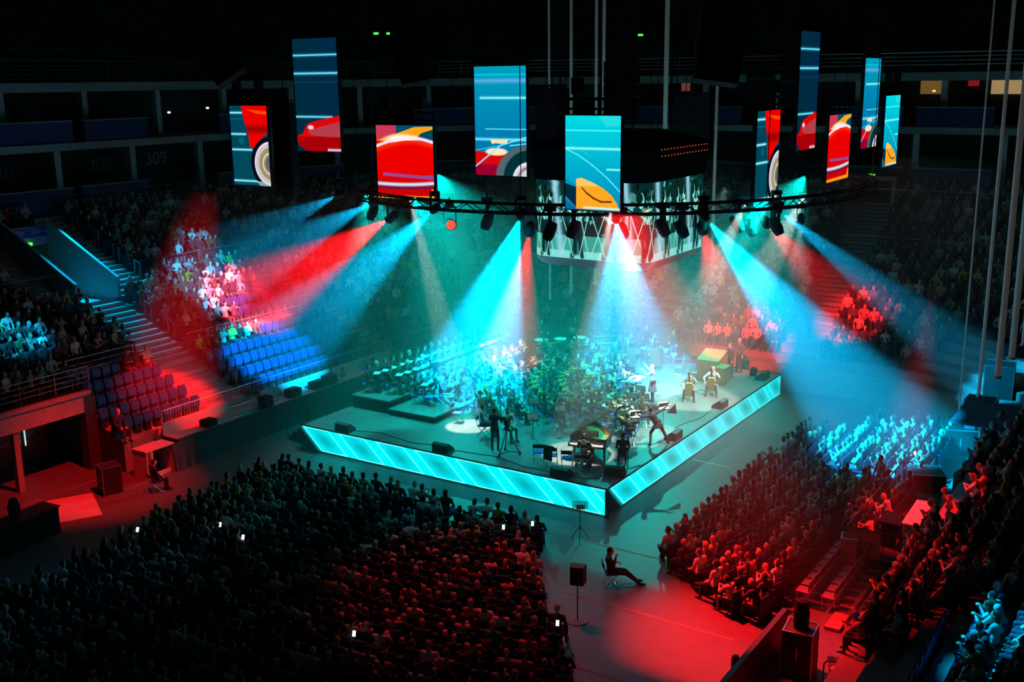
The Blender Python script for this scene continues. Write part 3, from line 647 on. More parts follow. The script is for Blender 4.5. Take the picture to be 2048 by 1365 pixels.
# floor block in front of the stage, rows across, facing +X
pts = []
for r in range(20):
    u = -3.75-.92*r; lo = max(.9-.68*r, -5.2)+rng.uniform(-.3, .45); hi = 13.9-.10*r-rng.uniform(0, .6)
    i = 0; v = lo
    while v < hi:
        gap = (5.4 < v < 6.3) and r > 1
        if not gap and not (r < 2 and 3.8 < v < 5.6 and i % 3 == 0): pts.append((u+rng.uniform(-.05, .05), v+rng.uniform(-.04, .04), 0, ang(u, v)*.55+rng.uniform(-.12, .12), r, i))
        v += .56; i += 1
block('centre', pts)
# floor block right of the stage, rows along X, facing +Y
pts = []
for r in range(8):
    v = -3.75-.78*r; u0 = -2.6-.55*min(r, 4)
    i = 0; u = u0
    while u < 15.5:
        if not (r >= 6 and u < 1.9) and not (7.2 < u < 8.1) and not (r < 3 and u > 12.5): pts.append((u+rng.uniform(-.04, .04), v+rng.uniform(-.04, .04), 0, PI/2+(ang(u, v)-PI/2)*.4+rng.uniform(-.12, .12), r, i))
        u += .56; i += 1
block('side', pts)
# left stand
def aisle_left(u, r):
    for a, b, r0, r1 in AISL:
        if a-.15 < u < b+.15 and r0 <= r < r1: return True
    return (-1.5 < u < 1.4 and 10 <= r <= 18)
EMPT = []
pts = []
for r in range(20):
    v = 19.5+r*RD_+.45; i = 0; u = -17 if r > 5 else -6.0
    while u < 13.2:
        if not aisle_left(u, r) and not (r in (5, 12)):
            front = r < 5
            if front:
                occ = (u > -3.2 and u < -1.3 and r == 4) or (-6.6 < u < -5.6 and r == 0) or (1.2 < u < 5.6 and r == 4)
                (pts if occ else EMPT).append((u, v, rowz(r), -PI/2, r, i))
            else:
                e = (r in (6, 7) and u > 5.5) or (r == 8 and u > 8.5) or rng.rand() < .05
                (EMPT if e and r < 9 else pts if not e else []).append((u+rng.uniform(-.03, .03), v, rowz(r), -PI/2+rng.uniform(-.2, .2)+(ang(u, v)+PI/2)*.3, r, i))
        u += .53; i += 1
for r, v in ((0, 22.1), (1, 23.1)):
    for i in range(19):
        if rng.rand() < .85: pts.append((-6.8-.55*i, v, 3.4, -PI/2+.25+rng.uniform(-.2, .2), r, i))
block('left', pts)
# corner and far stand
pts = []
for r in range(1, 20):
    d = r*RD_+.45
    for k in range(12):
        n_ = max(1, int((7+d)*PI/2/12/.55))
        for j in range(n_):
            a = PI/2*(1-(k+(j+.5)/n_)/12)
            if abs(a-.80) < .05: continue
            if r < 4 and rng.rand() < .7: continue
            pts.append((13+(7+d)*math.cos(a), 12.5+(7+d)*math.sin(a), rowz(r), a+PI, r, k*10+j))
    v = -3.8; i = 0
    while v < 12.4:
        if not any(a-.1 < v < b+.1 for a, b, _, _ in AISF) and r not in (12,) and not (abs(v-.9) < 1.7 and r > 15): pts.append((20+d, v, rowz(r), PI+rng.uniform(-.15, .15), r, i))
        v += .55; i += 1
    for k in range(12):
        n_ = max(1, int((7+d)*PI/2/12/.55))
        for j in range(n_):
            a = -PI/2*(k+(j+.5)/n_)/12
            if abs(a+.75) < .05 or (r < 5 and a < -.35): continue
            pts.append((13+(7+d)*math.cos(a), -4+(7+d)*math.sin(a), rowz(r), a+PI, r, k*10+j))
block('far', [p for p in pts if rng.rand() > .06])
# right stand
pts = []
for r in range(0, 12):
    v = -11-r*RD_-.45; u = -7.5; i = 0
    while u < 13:
        if r < 9 and not (r > 1 and u < -6.0) and not (1.2 < u < 2.4) and not (r == 0 and 2 < u < 7): pts.append((u, v, rowz(r)-.0, PI/2+rng.uniform(-.15, .15), r, i))
        u += .54; i += 1
block('right', [p for p in pts if rng.rand() > .08])
for r in range(0, 3):
    for i in range(12): 
        u = -16.5+.55*i
        SEATS.append((u, -11-r*RD_-.45-2.2, rowz(r+2)+.2, PI/2+.1, 'balcony', r, i)) if False else None
# the closest and largest ones are individuals
def inview(s, m=14):
    px, py, z = proj((s[0], s[1], s[2]+1.1)); return z > 0 and -m < px < 2048+m and -m < py < 1365+m, px, py, z
vis = []
for s in SEATS:
    ok, px, py, z = inview(s)
    if ok: vis.append((z, s, px, py))
vis.sort(key=lambda t: t[0])
NIND = 152
ind = [t for t in vis[:NIND]]
BN = {'centre': ('on the centre floor', 'audience on the floor before the stage'), 'side': ('on the side floor', 'audience right of the stage'), 'left': ('in the left stand', 'audience in the left stand'),
      'far': ('of the far stand', 'audience in the far stand'), 'right': ('by the mixing desk', 'audience in the raised rows beside the mixing desk')}
isind = set()
poses = list(AUD)
for z, s, px, py in ind:
    isind.add(id(s)); tn, tc = TOPS[rng.choice(len(TOPS), p=TW)]; hk, hc = HK[rng.randint(len(HK))]; key = poses[rng.choice(6, p=[.3, .2, .15, .13, .08, .14])]
    lab = 'person in %s, %s, %s row %s, %s seat' % (tn, hdesc(hk, hc), ordw(s[5]), BN[s[4]][0], ordw(s[6]))
    sc_ = rng.uniform(.93, 1.06); o = person(key, (s[0], s[1], s[2]-.03), s[3], tc, hk, hc, lab, BN[s[4]][1]); o.scale = (sc_, sc_, sc_)
# everyone else: one crowd
LOW = []
for key in AUD:
    for kind in ('short', 'long', 'bob'): LOW.append(low_mesh(key, kind))
def merge_crowd(seats, name, label):
    Vs, Cs, off_, idx, tot = [], [], 0, [], []
    hairc = [(.012, .01, .009), (.07, .035, .018), (.38, .25, .10), (.35, .34, .33), (.03, .02, .012)]; legc = [(.015, .018, .03), (.02, .02, .022), (.04, .05, .09), (.10, .09, .08)]
    loops, starts = [], []
    for s in seats:
        co, tris, lab = LOW[rng.randint(len(LOW))]; a = s[3]; k = rng.uniform(.92, 1.06); c_, s_ = math.cos(a)*k, math.sin(a)*k
        p = np.stack([co[:, 0]*c_-co[:, 1]*s_+s[0], co[:, 0]*s_+co[:, 1]*c_+s[1], co[:, 2]*k+s[2]-.03], 1); Vs.append(p)
        tc = TOPS[rng.choice(len(TOPS), p=TW)][1]; pal = np.array([(.55, .35, .26), tc, legc[rng.randint(4)], (.012, .012, .012), (.08, .03, .02), hairc[rng.randint(5)]]); Cs.append(pal[lab])
        for t in tris: loops.extend([i+off_ for i in t]); tot.append(len(t))
        off_ += len(co)
    me = bpy.data.meshes.new(name); Vv = np.concatenate(Vs).astype(np.float32); me.vertices.add(len(Vv)); me.vertices.foreach_set('co', Vv.ravel())
    tot = np.array(tot, np.int32); st_ = np.concatenate([[0], np.cumsum(tot)[:-1]]).astype(np.int32); me.loops.add(len(loops)); me.loops.foreach_set('vertex_index', np.array(loops, np.int32)); me.polygons.add(len(tot)); me.polygons.foreach_set('loop_start', st_)
    me.update(calc_edges=True); me.validate(); at_ = me.attributes.new('col', 'FLOAT_COLOR', 'FACE'); cc = np.concatenate(Cs); at_.data.foreach_set('color', np.concatenate([cc, np.ones((len(cc), 1))], 1).astype(np.float32).ravel())
    me.polygons.foreach_set('use_smooth', [True]*len(tot)); me.materials.append(CROWDM); o = bpy.data.objects.new(name, me); COL.objects.link(o); return tag(o, label, 'crowd', kind='stuff')
CROWDM = attrcol('crowd_colours')
rest = [s for s in SEATS if id(s) not in isind and inview(s, 60)[0]]
for key, lb in (('centre', 'seated crowd filling the floor before the stage'), ('side', 'seated crowd on the floor right of the stage'), ('left', 'seated crowd filling the left stand'), ('far', 'seated crowd filling the far stand and its corners'), ('right', 'seated crowd in the raised rows beside the mixing desk')):
    ss = [s for s in rest if s[4] == key]
    if ss: merge_crowd(ss, 'crowd', lb)
# seats: simple tip-up arena seat with a shell back and a pan, empty ones stand alone
def seat_mb(low=False):
    b = MB()
    if low: b.box((-.20, 0, .62), (.04, .46, .50)).box((.02, 0, .42), (.42, .44, .05)); return b
    return b
e0 = empty('arena_seat', (0, 0, 0), 0, 'x', 'seat')
prof_ = []
bk = MB(); n_ = 6
for j in range(n_+1):
    z = .45+.42*j/n_; w = .235-.03*(j/n_)**3
    for i in range(7): t = (i/6-.5)*2; bk.v.append((-.20-.05*j/n_+.05*t*t, w*t, z))
for j in range(n_):
    for i in range(6): a = j*7+i; bk.f.append([a, a+1, a+8, a+7]); bk.m.append(0)
o = bk.build('backrest', BLUEP, e0, True); mo = o.modifiers.new('s', 'SOLIDIFY'); mo.thickness = .03
MB().box((-.13, 0, .60), (.06, .42, .36), R=Matrix.Rotation(-.18, 3, 'Y')).box((-.16, 0, .40), (.10, .40, .05)).build('seat_pan', BLUEP, e0)
MB().box((-.17, 0, .2), (.05, .30, .4)).build('bracket', DMETAL, e0)
ev = [s for s in EMPT if inview(s)[0]]
for s in ev:
    side = 'left of the aisle' if s[0] < -1 else 'right of the aisle'
    PT.put(e0, (s[0], s[1], s[2]), s[3], 'empty blue tip-up seat, %s row %s, %s seat' % (ordw(s[4]), side, ordw(s[5])), 'empty seats at the front of the left stand')
mb = MB()
for s in rest+[t[1] for t in ind]:
    R = Matrix.Rotation(s[3], 3, 'Z'); p = V(s[0], s[1], s[2]); mb.box(p+R@V(-.22, 0, .66), (.035, .44, .42), R=R).box(p+R@V(.0, 0, .43), (.42, .42, .04), R=R).box(p+R@V(-.15, 0, .2), (.05, .38, .4), R=R)
tag(mb.build('rows_of_seats', mat('dark_blue_seat', (.02, .035, .09), .6)), 'dark seats under the whole seated audience', 'seats', kind='stuff')
# ------------------------------------------------------------------ ring truss with moving lights
ring_px = [(680, 388), (748, 405), (870, 418), (1042, 428), (1232, 436), (1407, 430), (1552, 417)]
pp = [at(x, y, TZ) for x, y in ring_px]
Aq = np.array([[2*p.x, 2*p.y, 1] for p in pp]); bq = np.array([p.x**2+p.y**2 for p in pp]); sx, sy, sc_ = np.linalg.lstsq(Aq, bq, rcond=None)[0]; TRR = math.sqrt(sc_+sx*sx+sy*sy); TC = (sx, sy)
tr = empty('lighting_truss', (TC[0], TC[1], TZ), 0, 'round black lattice truss ring hanging over the stage', 'truss')
NT = 64
def rp(r, i, z): a = 2*PI*i/NT; return (r*math.cos(a), r*math.sin(a), z)
for nm, zz in (('upper_chord', .40), ('lower_chord', .05)):
    for rr in (TRR-.2, TRR+.2): MB().path([rp(rr, i, zz) for i in range(NT+1)], .045 if zz < .1 else .04, 6).build(nm, BLACK, tr)
lc = MB()
for i in range(NT):
    for rr in (TRR-.2, TRR+.2): lc.tube(rp(rr, i, .05), rp(rr, i+.5, .40), .02, n=4).tube(rp(rr, i+.5, .40), rp(rr, i+1, .05), .02, n=4)
    lc.tube(rp(TRR-.2, i, .05), rp(TRR+.2, i, .05), .02, n=4).tube(rp(TRR-.2, i, .40), rp(TRR+.2, i, .40), .02, n=4)
lc.build('lacing', BLACK, tr)['kind'] = 'stuff'
for i in range(8):
    a = 2*PI*(i+.3)/8; p = V(TC[0]+TRR*math.cos(a), TC[1]+TRR*math.sin(a), TZ+.4)
    tag(MB().tube((0, 0, 0), (0, 0, 14), .018, n=5).build('hoist_chain', DMETAL, loc=p), 'hoist chain holding up the round lattice truss', 'chain', 'hoist chains of the round truss')
# one moving light: base, yoke, head with a lens
def moving_light(pos, tgt, lens, lr, label, on=True, body=1.0):
    pos = V(pos); d = (V(tgt)-pos).normalized(); rz = math.atan2(d.y, d.x); t = empty('moving_light', pos, rz, label, 'stage light')
    k = body
    MB().box((0, 0, .62*k), (.34*k, .26*k, .14*k)).tube((0, 0, .62*k), (0, 0, .85*k), .03).build('base', BLACK, t)
    MB().box((0, .20*k, .27*k), (.10*k, .035, .56*k)).box((0, -.20*k, .27*k), (.10*k, .035, .56*k)).box((0, 0, .53*k), (.12*k, .42*k, .05)).build('yoke', BLACK, t)
    tilt = math.asin(max(-1, min(1, -d.z)))      # from horizontal, downward
    h = MB(); h.lathe([(0.0, -.26*k), (.12*k, -.25*k), (.16*k, -.12*k), (.17*k, .10*k), (lr+.035, .22*k), (lr+.03, .26*k), (lr, .27*k)], 18)
    ho = h.build('head', BLACK, t, True); ho.rotation_euler = (0, PI/2+tilt, 0)
    if lens: le = MB().lathe([(0, .262*k), (lr*.6, .262*k), (lr, .25*k)], 18).build('lens', lens, ho)
    return t, d
LENS = {'c': emis('cyan_lens', (.35, .95, 1), 5), 'r': emis('red_lens', (1, .06, .02), 1.4), 'o': emis('orange_lens', (1, .30, .03), 1.6), 'w': emis('pale_lens', (1, .72, .45), 2.5), 'l': emis('lilac_lens', (.8, .7, 1), 4)}
LABS = ['cyan beam light nearest the left end of the truss', 'second cyan beam light from the left, beside the red car screen', 'cyan beam light under the right edge of the red car screen', 'cyan beam light on the truss left of the scoreboard', 'cyan beam light under the yellow fin screen', 'cyan beam light at the right side of the scoreboard', 'cyan beam light under the wheel screen on the right',
        'red lamp left of the red car screen\'s lower corner', 'red lamp facing the camera right of the red car screen', 'wide red lamp glowing orange, left of the scoreboard', 'lilac white lamp under the yellow fin screen', 'wide red lamp glowing orange, right of the scoreboard', 'red lamp under the wheel screen on the right']
for i, (kind, px, z, tgt, col, w, deg, bl, g) in enumerate(RIG):
    p = at(px[0], px[1], z); lr = .085 if kind == 'beam' else .20
    lens = LENS['c'] if kind == 'beam' else (LENS['l'] if col is LV else LENS['w'] if px[0] == 1060 else LENS['o'] if px[0] == 1404 else LENS['r'])
    t, d = moving_light(p, tgt, lens, lr, LABS[i], body=1.0 if kind == 'beam' else 1.25)
    so = spot(kind+'_spot', p+d*.42, tgt, col, w, deg, bl, rad=.05)
for px, z, lab in [((1100, 462), 10.4, 'unlit moving light in front of the left end of the scoreboard picture'), ((1147, 458), 10.4, 'unlit round moving light before the bright middle of the scoreboard'), ((1325, 455), 10.4, 'unlit moving light in front of the right scoreboard face'),
                   ((1363, 458), 10.2, 'unlit moving light tilted before the right scoreboard face'), ((1474, 447), 10.4, 'unlit moving light right of the scoreboard'), ((1500, 455), 10.2, 'unlit moving light tilted away, right of the scoreboard'), ((1552, 452), 10.3, 'unlit moving light beside the red lamp under the wheel screen'),
                   ((975, 442), 10.4, 'unlit moving light between the two middle red lamps'), ((745, 424), 10.4, 'unlit moving light near the left end of the truss'), ((700, 398), 10.6, 'unlit moving light by the leftmost beam')]:
    p = at(px[0], px[1], z); moving_light(p, (p.x-2 if px[0] < 1200 else p.x+3, p.y+(3 if px[0] < 1200 else -4), 1), None, .15, lab, body=1.35)
# small extra spots behind the truss
for px, D, tgt, lab, w in [((1455, 366), 52, (18, 3.5, 9.0), 'small white spotlight right of the scoreboard body', 1500), ((1602, 437), 44, (14, -2.0, 2.0), 'small white spotlight beside the cyan beam on the right', 3500)]:
    p = atd(px[0], px[1], D); t, d = moving_light(p, tgt, LENS['l'], .13, lab, body=.8); spot('small_spot', p+d*.35, tgt, (.5, .95, .9), w, 30, .8)

# ------------------------------------------------------------------ hanging LED screens
def scr1():
    c = Cv(200, 430, (0, .26, .34)); c.blend(c.Y > .55, (0, .30, .36), .6)
    for x1, y in ((.34, .088), (.42, .355), (.56, .55), (.8, .945)): c.bar(0, x1, y, .016, (.35, .85, .95)); c.bar(0, x1, y, .006, (.8, 1, 1))
    c.bar(0, .35, .165, .005, (.1, .45, .6)); c.ell(.27, .44, .08, .045, (0, .42, .5), .7, .4)
    c.poly([(.32, 0), (1, 0), (1, .335), (.8, .41), (.68, .50), (.60, .525), (.50, .52), (.47, .34), (.38, .18)], (.93, 0, 0)); c.blend((c.Y > .23)*(c.Y < .36)*(c.X > .36)*(c.a[..., 0] > .8)*(np.exp(-((c.Y-.29)/.05)**2)), (.45, .03, .03), .7)
    c.poly([(.42, .045), (1, .07), (1, .11), (.75, .10)], (1, .32, .03), .9)
    c.ell(1.05, .72, .54, .335, (.03, .03, .10)); c.ell(1.05, .72, .45, .28, (.80, .76, .80)); c.ring(1.05, .72, .43, .265, .03, (1, 1, 1)); c.ell(1.05, .72, .33, .205, (.62, .58, .40)); c.ring(1.05, .72, .22, .135, .08, (.95, .92, .95)); c.ell(1.05, .72, .16, .10, (.4, .38, .42))
    c.poly([(.62, .945), (1, .945), (1, 1), (.72, 1)], (.8, .9, .92), .7); return c
def scr2():
    c = Cv(200, 470, (0, .16, .27)); c.blend(np.abs(c.X-.3) < .3, (0, .18, .22), .4)
    for y, t in ((.145, .013), (.305, .015)): c.bar(0, 1, y, t, (.15, .62, .78)); c.bar(0, 1, y, t*.4, (.55, .95, 1))
    c.bar(0, 1, .38, .006, (.05, .22, .40)); c.bar(0, .85, .69, .012, (.2, .72, .85)); c.bar(0, .85, .69, .005, (.6, .95, 1))
    c.poly([(.0, .865), (.14, .84), (.24, .76), (.36, .735), (1, .675), (1, 1), (.25, 1), (.06, .96), (.0, .90)], (.88, .02, .04)); c.poly([(.0, .87), (1, .87), (1, 1), (.25, 1), (.06, .96)], (.66, 0, .03)); c.poly([(.24, .82), (.55, .78), (1, .73), (1, .87), (.62, .865), (.34, .855)], (.66, .30, .36), .8)
    c.ell(.33, .785, .07, .02, (1, .8, .85), 1, .5); c.bar(.7, 1, .985, .012, (.85, .85, .95)); return c
def scr3():
    c = Cv(260, 330, (.86, .02, .02)); c.poly([(0, 0), (.38, 0), (.38, .14), (0, .2)], (.80, .22, .32)); c.poly([(.36, 0), (1, 0), (1, .1), (.36, .2)], (0, .30, .42)); c.poly([(.8, .12), (1, .05), (1, .2), (.7, .2)], (0, .28, .36))
    c.poly([(0, .21), (.4, .10), (.68, .02), (1, .01), (1, .05), (.8, .10), (.68, .2), (.3, .22)], (.98, .66, .10)); c.ell(.45, .185, .26, .06, (1, 1, .95), 1, .8)
    y0 = .30-.12*np.sin(c.X*2.6); c.blend(1.3-np.abs(c.Y-y0+.015)/.028, (1, .92, 1)); c.blend((c.Y > y0+.02)*(c.Y < .75), (.93, 0, 0)); c.blend((c.Y > y0+.02)*np.exp(-((c.Y-y0-.03)/.04)**2), (1, .2, .02), .8)
    c.blend(np.clip((c.Y-.62)/.4, 0, 1)*(c.X < 2), (.55, 0, .05), .6); c.poly([(.1, .645), (.82, .67), (1, .655), (1, .72), (.1, .69)], (.62, .28, .58))
    y1 = .80-.035*c.X**2+.01*np.sin(c.X*3); c.blend(1.3-np.abs(c.Y-y1)/.03, (.80, .92, 1)); c.blend(np.exp(-((c.Y-y1-.05)/.02)**2), (.3, .1, .35), .7); c.blend((c.Y > y1+.07), (.80, 0, .02)); c.blend((c.Y > .955-.01*c.X), (1, .60, .08)); c.poly([(.96, .85), (1, .85), (1, 1), (.9, .97)], (1, .62, .1)); return c
def scr4():
    c = Cv(220, 450, (0, .50, .68)); c.grad((0, .62, .74), (0, .42, .66)); c.bar(0, 1, .075, .008, (0, .82, .92)); c.bar(0, 1, .13, .022, (.45, .70, .92), .8)
    c.bar(.1, 1, .285, .012, (.6, .98, 1)); c.bar(.2, 1, .57, .006, (.4, .9, 1)); c.bar(0, 1, .665, .013, (.5, .92, 1)); c.poly([(.3, .67), (.65, .66), (.62, .71), (.4, .70), (.33, .71)], (1, .88, .7))
    c.poly([(0, .77), (.35, .80), (.6, .78), (.75, .82), (.6, 1), (0, 1)], (.85, .03, .05)); c.poly([(0, .90), (.45, .90), (.42, 1), (0, 1)], (.60, 0, .18)); c.ell(.42, .78, .22, .035, (1, .92, .75), 1, .3)
    c.ell(1.02, 1.02, .62, .30, (.33, .40, .42)); c.ell(1.05, 1.03, .50, .27, (0, .20, .22)); c.ell(1.05, 1.05, .33, .185, (.85, .82, .85)); c.ring(1.05, 1.05, .22, .13, .12, (.5, .45, .52)); c.ring(1.05, 1.05, .3, .17, .04, (1, 1, 1))
    c.line(0, .92, .55, .70, .018, (.65, .9, 1)); c.line(.5, .72, 1, .64, .014, (.6, .95, 1)); c.line(0, .77, .6, .71, .012, (.2, .8, .95)); c.line(.68, .72, 1, .70, .012, (.6, .95, 1)); return c
def scr5():
    c = Cv(240, 410, (0, .78, .86)); c.grad((0, .86, .90), (0, .55, .74)); c.bar(0, 1, .155, .007, (.4, 1, 1)); c.bar(0, 1, .345, .014, (.6, 1, 1)); c.bar(.75, 1, .56, .01, (.7, 1, 1)); c.poly([(.6, 0), (1, 0), (1, .1), (.75, .12)], (.3, .9, .88), .5)
    pts = [(0, .35), (.25, .42), (.5, .52), (.75, .64), (1, .79)]
    for a, b in zip(pts[:-1], pts[1:]): c.line(*a, *b, .012, (.5, .98, 1))
    c.line(0, .28, .5, .43, .005, (.2, .9, .95)); c.poly([(0, .72), (.2, .76), (.2, .98), (0, .86)], (0, .16, .26)); c.line(0, .68, .25, .78, .006, (0, .3, .45)); c.line(0, .86, .22, .99, .008, (.5, .35, .25)); c.poly([(0, .9), (.2, .98), (.2, 1), (0, 1)], (0, .42, .66))
    fin = [(.2, .67), (.3, .655), (.5, .70), (.7, .76), (.85, .83), (.95, .92), (.98, .99), (.2, .99)]; c.poly(fin, (1, .66, .14)); c.poly([(.2, .67), (.3, .655), (.5, .70), (.64, .745), (.2, .745)], (1, .78, .40))
    sm = [(.31, .765), (.40, .82), (.52, .87), (.66, .905), (.84, .90)]
    for k, (a, b) in enumerate(zip(sm[:-1], sm[1:])): c.line(*a, *b, .018 if k else .014, (.32, .16, .06))
    c.bar(.33, 1, .975, .012, (.8, 1, 1)); return c
SC = [scr1().material('picture_wheel'), scr2().material('picture_nose'), scr3().material('picture_red_body'), scr4().material('picture_front_wheel'), scr5().material('picture_yellow_fin')]
DEF1 = [(50, (464, 291), (537, 291), (501, 211.5), (506, 371)), (46, (590, 190), (677, 190), (628, 76.5), (639, 303)), (44.4, (754.5, 325), (867, 325), (808, 251), (813, 398.5)), (44.5, (950, 241), (1052.5, 241), (998, 132.5), (1004, 351.5)), (34.0, (1131, 327), (1241, 327), (1185, 231.5), (1187, 421))]
DEF2 = [(42.6, (1512, 315), (1557, 311), (1539, 221), (1530, 406.5)), (44.3, (1597.5, 183), (1635, 180), (1622, 63), (1610, 299.5)), (48, (1656, 300), (1699, 292), (1680, 229), (1673, 361)), (53, (1726.5, 207), (1757, 205), (1748, 116.5), (1735, 295.5)), (57, (1768, 264), (1796.5, 258), (1788.5, 191), (1777, 332))]
SL1 = ['hanging screen with a car wheel and red fender, leftmost of the front set', 'tall dark blue hanging screen with a red car nose, second from left', 'nearly square hanging screen with a red car body and white stripes, front set', 'tall cyan hanging screen with a front wheel, left of the scoreboard', 'cyan hanging screen with a yellow fin before the scoreboard']
SL2 = ['narrow looking side screen with a car wheel and red fender', 'tallest side screen, dark blue with a red car nose', 'side screen with a red car body and white stripes', 'side screen with a front wheel, second from the far end', 'side screen with a yellow fin, farthest of the side set']
def hung_screen(ax, d, i, m, label):
    D, ml, mr, tp, bt = d; c = atd((ml[0]+mr[0])/2, (ml[1]+mr[1])/2, D); val = c[ax]
    a, b = atp(*ml, ax, val), atp(*mr, ax, val); zt, zb = atp(*tp, ax, val).z, atp(*bt, ax, val).z; o = 1-ax
    mid = (a[o]+b[o])/2; w = abs(a[o]-b[o]); loc = V(val, mid, (zt+zb)/2) if ax == 0 else V(mid, val, (zt+zb)/2); h = zt-zb
    t = empty('hanging_screen', loc, -PI/2 if ax == 0 else 0, label, 'screen')
    MB().quad((-w/2, -.005, -h/2), (w/2, -.005, -h/2), (w/2, -.005, h/2), (-w/2, -.005, h/2), 0, True).build('display', m, t)
    MB().b2((-w/2-.04, .0, -h/2-.04), (w/2+.04, .16, h/2+.04)).build('cabinet', BLACK, t)
    r = MB(); nn = 4
    for k in range(nn+1): x = -w/2+w*k/nn; r.tube((x, .08, h/2), (x, .08, h/2+.5), .03, n=5)
    r.tube((-w/2-.1, .08, h/2+.5), (w/2+.1, .08, h/2+.5), .05, n=6).tube((-w/2-.1, .08, h/2+.2), (w/2+.1, .08, h/2+.2), .04, n=6).build('hanging_bar', BLACK, t)
    for x in (-w*.3, w*.3): MB().box((x, .08, h/2+.9), (.3, .3, .5)).tube((x, .08, h/2+.5), (x, .08, 34-loc.z), .015, n=5).build('hoist', BLACK, t)
    return t
for i in range(5): hung_screen(0, DEF1[i], i, SC[i], SL1[i]); hung_screen(1, DEF2[i], i, SC[i], SL2[i])
# black panels and speaker arrays in the rigging
def dark_panel(x0, y0, x1, y1, D, label, ax=0, thick=.5, name='speaker_cluster', rows=5):
    c = atd((x0+x1)/2, (y0+y1)/2, D); a, b = atp(x0, (y0+y1)/2, ax, c[ax]), atp(x1, (y0+y1)/2, ax, c[ax]); zt, zb = atp((x0+x1)/2, y0, ax, c[ax]).z, atp((x0+x1)/2, y1, ax, c[ax]).z; o = 1-ax
    w = abs(a[o]-b[o]); mid = (a[o]+b[o])/2; loc = V(c[0], mid, zb) if ax == 0 else V(mid, c[1], zb); t = empty(name, loc, -PI/2 if ax == 0 else 0, label, 'speaker'); h = zt-zb
    for k in range(rows): MB().box((0, thick/2, h*(k+.5)/rows), (w, thick, h/rows-.03)).box((0, -.005, h*(k+.5)/rows), (w-.1, .02, h/rows-.12)).build('cabinet', BLACK, t)
    MB().box((0, thick/2, h+.08), (w*.9, .3, .1)).tube((0, thick/2, h), (0, thick/2, 34-loc.z), .03, n=5).build('frame', DMETAL, t); return t
dark_panel(547, 205, 582, 392, 51, 'black speaker cluster hanging right of the leftmost wheel screen', rows=8)
dark_panel(1072, 175, 1128, 335, 50, 'black speaker cluster hanging left of the yellow fin screen', rows=6)
dark_panel(1207, 122, 1270, 240, 52, 'black speaker cluster hanging above the yellow fin screen', rows=5)
dark_panel(1345, 190, 1420, 290, 56, 'wide black speaker cluster above the right end of the scoreboard', rows=4)
dark_panel(1560, 110, 1590, 215, 46, 'thin black speaker cluster left of the tallest side screen', rows=6)
dark_panel(1492, 120, 1540, 212, 48, 'black speaker cluster above the side wheel screen', rows=5)
def line_array(pts, w, label, depth=.6):
    # cabinets strung along a curve of points, each cabinet turned with the curve
    t = empty('line_array', pts[0], 0, label, 'speaker'); p0 = V(pts[0])
    for a, b in zip(pts[:-1], pts[1:]):
        a, b = V(a)-p0, V(b)-p0; d = (b-a); L = d.length; d.normalize(); c = (a+b)/2; s = V(CR).normalized(); s = (s-d*s.dot(d)).normalized(); n_ = d.cross(s)
        R = Matrix((s, n_, d)).transposed(); MB().box(c, (w, depth, L*.93), R=R).box(c-n_*0, (w*.9, depth*1.04, L*.6), R=R).build('cabinet', BLACK, t)
    MB().tube((0, 0, 0), (0, 0, 12), .03, n=5).build('frame', DMETAL, t); return t
def arr(pix, D): 
    return [atd(x, y, D) for x, y in pix]
line_array(arr([(395, -40), (398, 0), (405, 38), (415, 72), (430, 104), (447, 132), (466, 158)], 44), 1.3, 'curved black line array hanging high on the left')
line_array(arr([(800, -30), (802, 0), (805, 32), (809, 64), (815, 96), (822, 125), (829, 150), (833, 168)], 42), 1.1, 'curved black line array hanging above the red car screen')
line_array(arr([(1446, -30), (1444, 5), (1442, 40), (1440, 75), (1438, 108), (1434, 138), (1430, 168)], 34), 1.35, 'wide black line array hanging above the right end of the scoreboard')
# chains and cables coming down in the middle
for k, (x, y1) in enumerate([(905, 190), (1095, 180), (1132, 200), (1300, 280), (1355, 190), (1372, 190), (1525, 120), (1575, 100), (1685, 120)]):
    p = atd(x, y1, 50); tag(MB().tube((0, 0, 0), (0, 0, 16), .02, n=5).build('hoist_chain', DMETAL, loc=p), 'dark chain coming down out of the roof between the screens', 'chain', 'chains above the screens')
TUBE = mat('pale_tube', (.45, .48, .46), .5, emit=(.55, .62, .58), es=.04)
for x, y, D, top, r, lab in [(1100, 598, 60, 540, .06, 'faint pale tube hanging beneath the left end of the scoreboard'), (1142, 585, 60, 0, .08, 'pale vertical tube ending beneath the scoreboard, second from left'), (1190, 568, 60, 0, .08, 'short looking pale tube end under the scoreboard, right of the other two'), (1423, 548, 52, 0, .07, 'long pale tube hanging at the right end of the scoreboard'), (1326, 470, 62, 0, .13, 'thick pale tube coming down behind the right half of the scoreboard'), (1205, 480, 62, 0, .09, 'pale tube coming down behind the yellow fin screen'),
                        (1957, 792, 44, 0, .07, 'thin pale tube standing over the dark racks, leftmost of the right group'), (1995, 755, 40, 0, .11, 'pale tube over the dark racks, second in the right group'), (2023, 717, 42, 0, .12, 'pale tube over the dark racks, third in the right group'), (1917, 832, 46, 0, .035, 'very thin faint tube left of the bright tubes on the right'), (2047, 690, 42, 0, .09, 'pale tube cut by the right edge of the picture')]:
    p = atd(x, y, D); h = 30-p.z
    t = empty('hanging_tube', p, 0, lab, 'tube'); MB().tube((0, 0, .05), (0, 0, h), r, n=12).build('tube', TUBE, t, True); MB().tube((0, 0, -.03), (0, 0, .06), r*1.3, n=12).build('end_cap', WHITE, t)
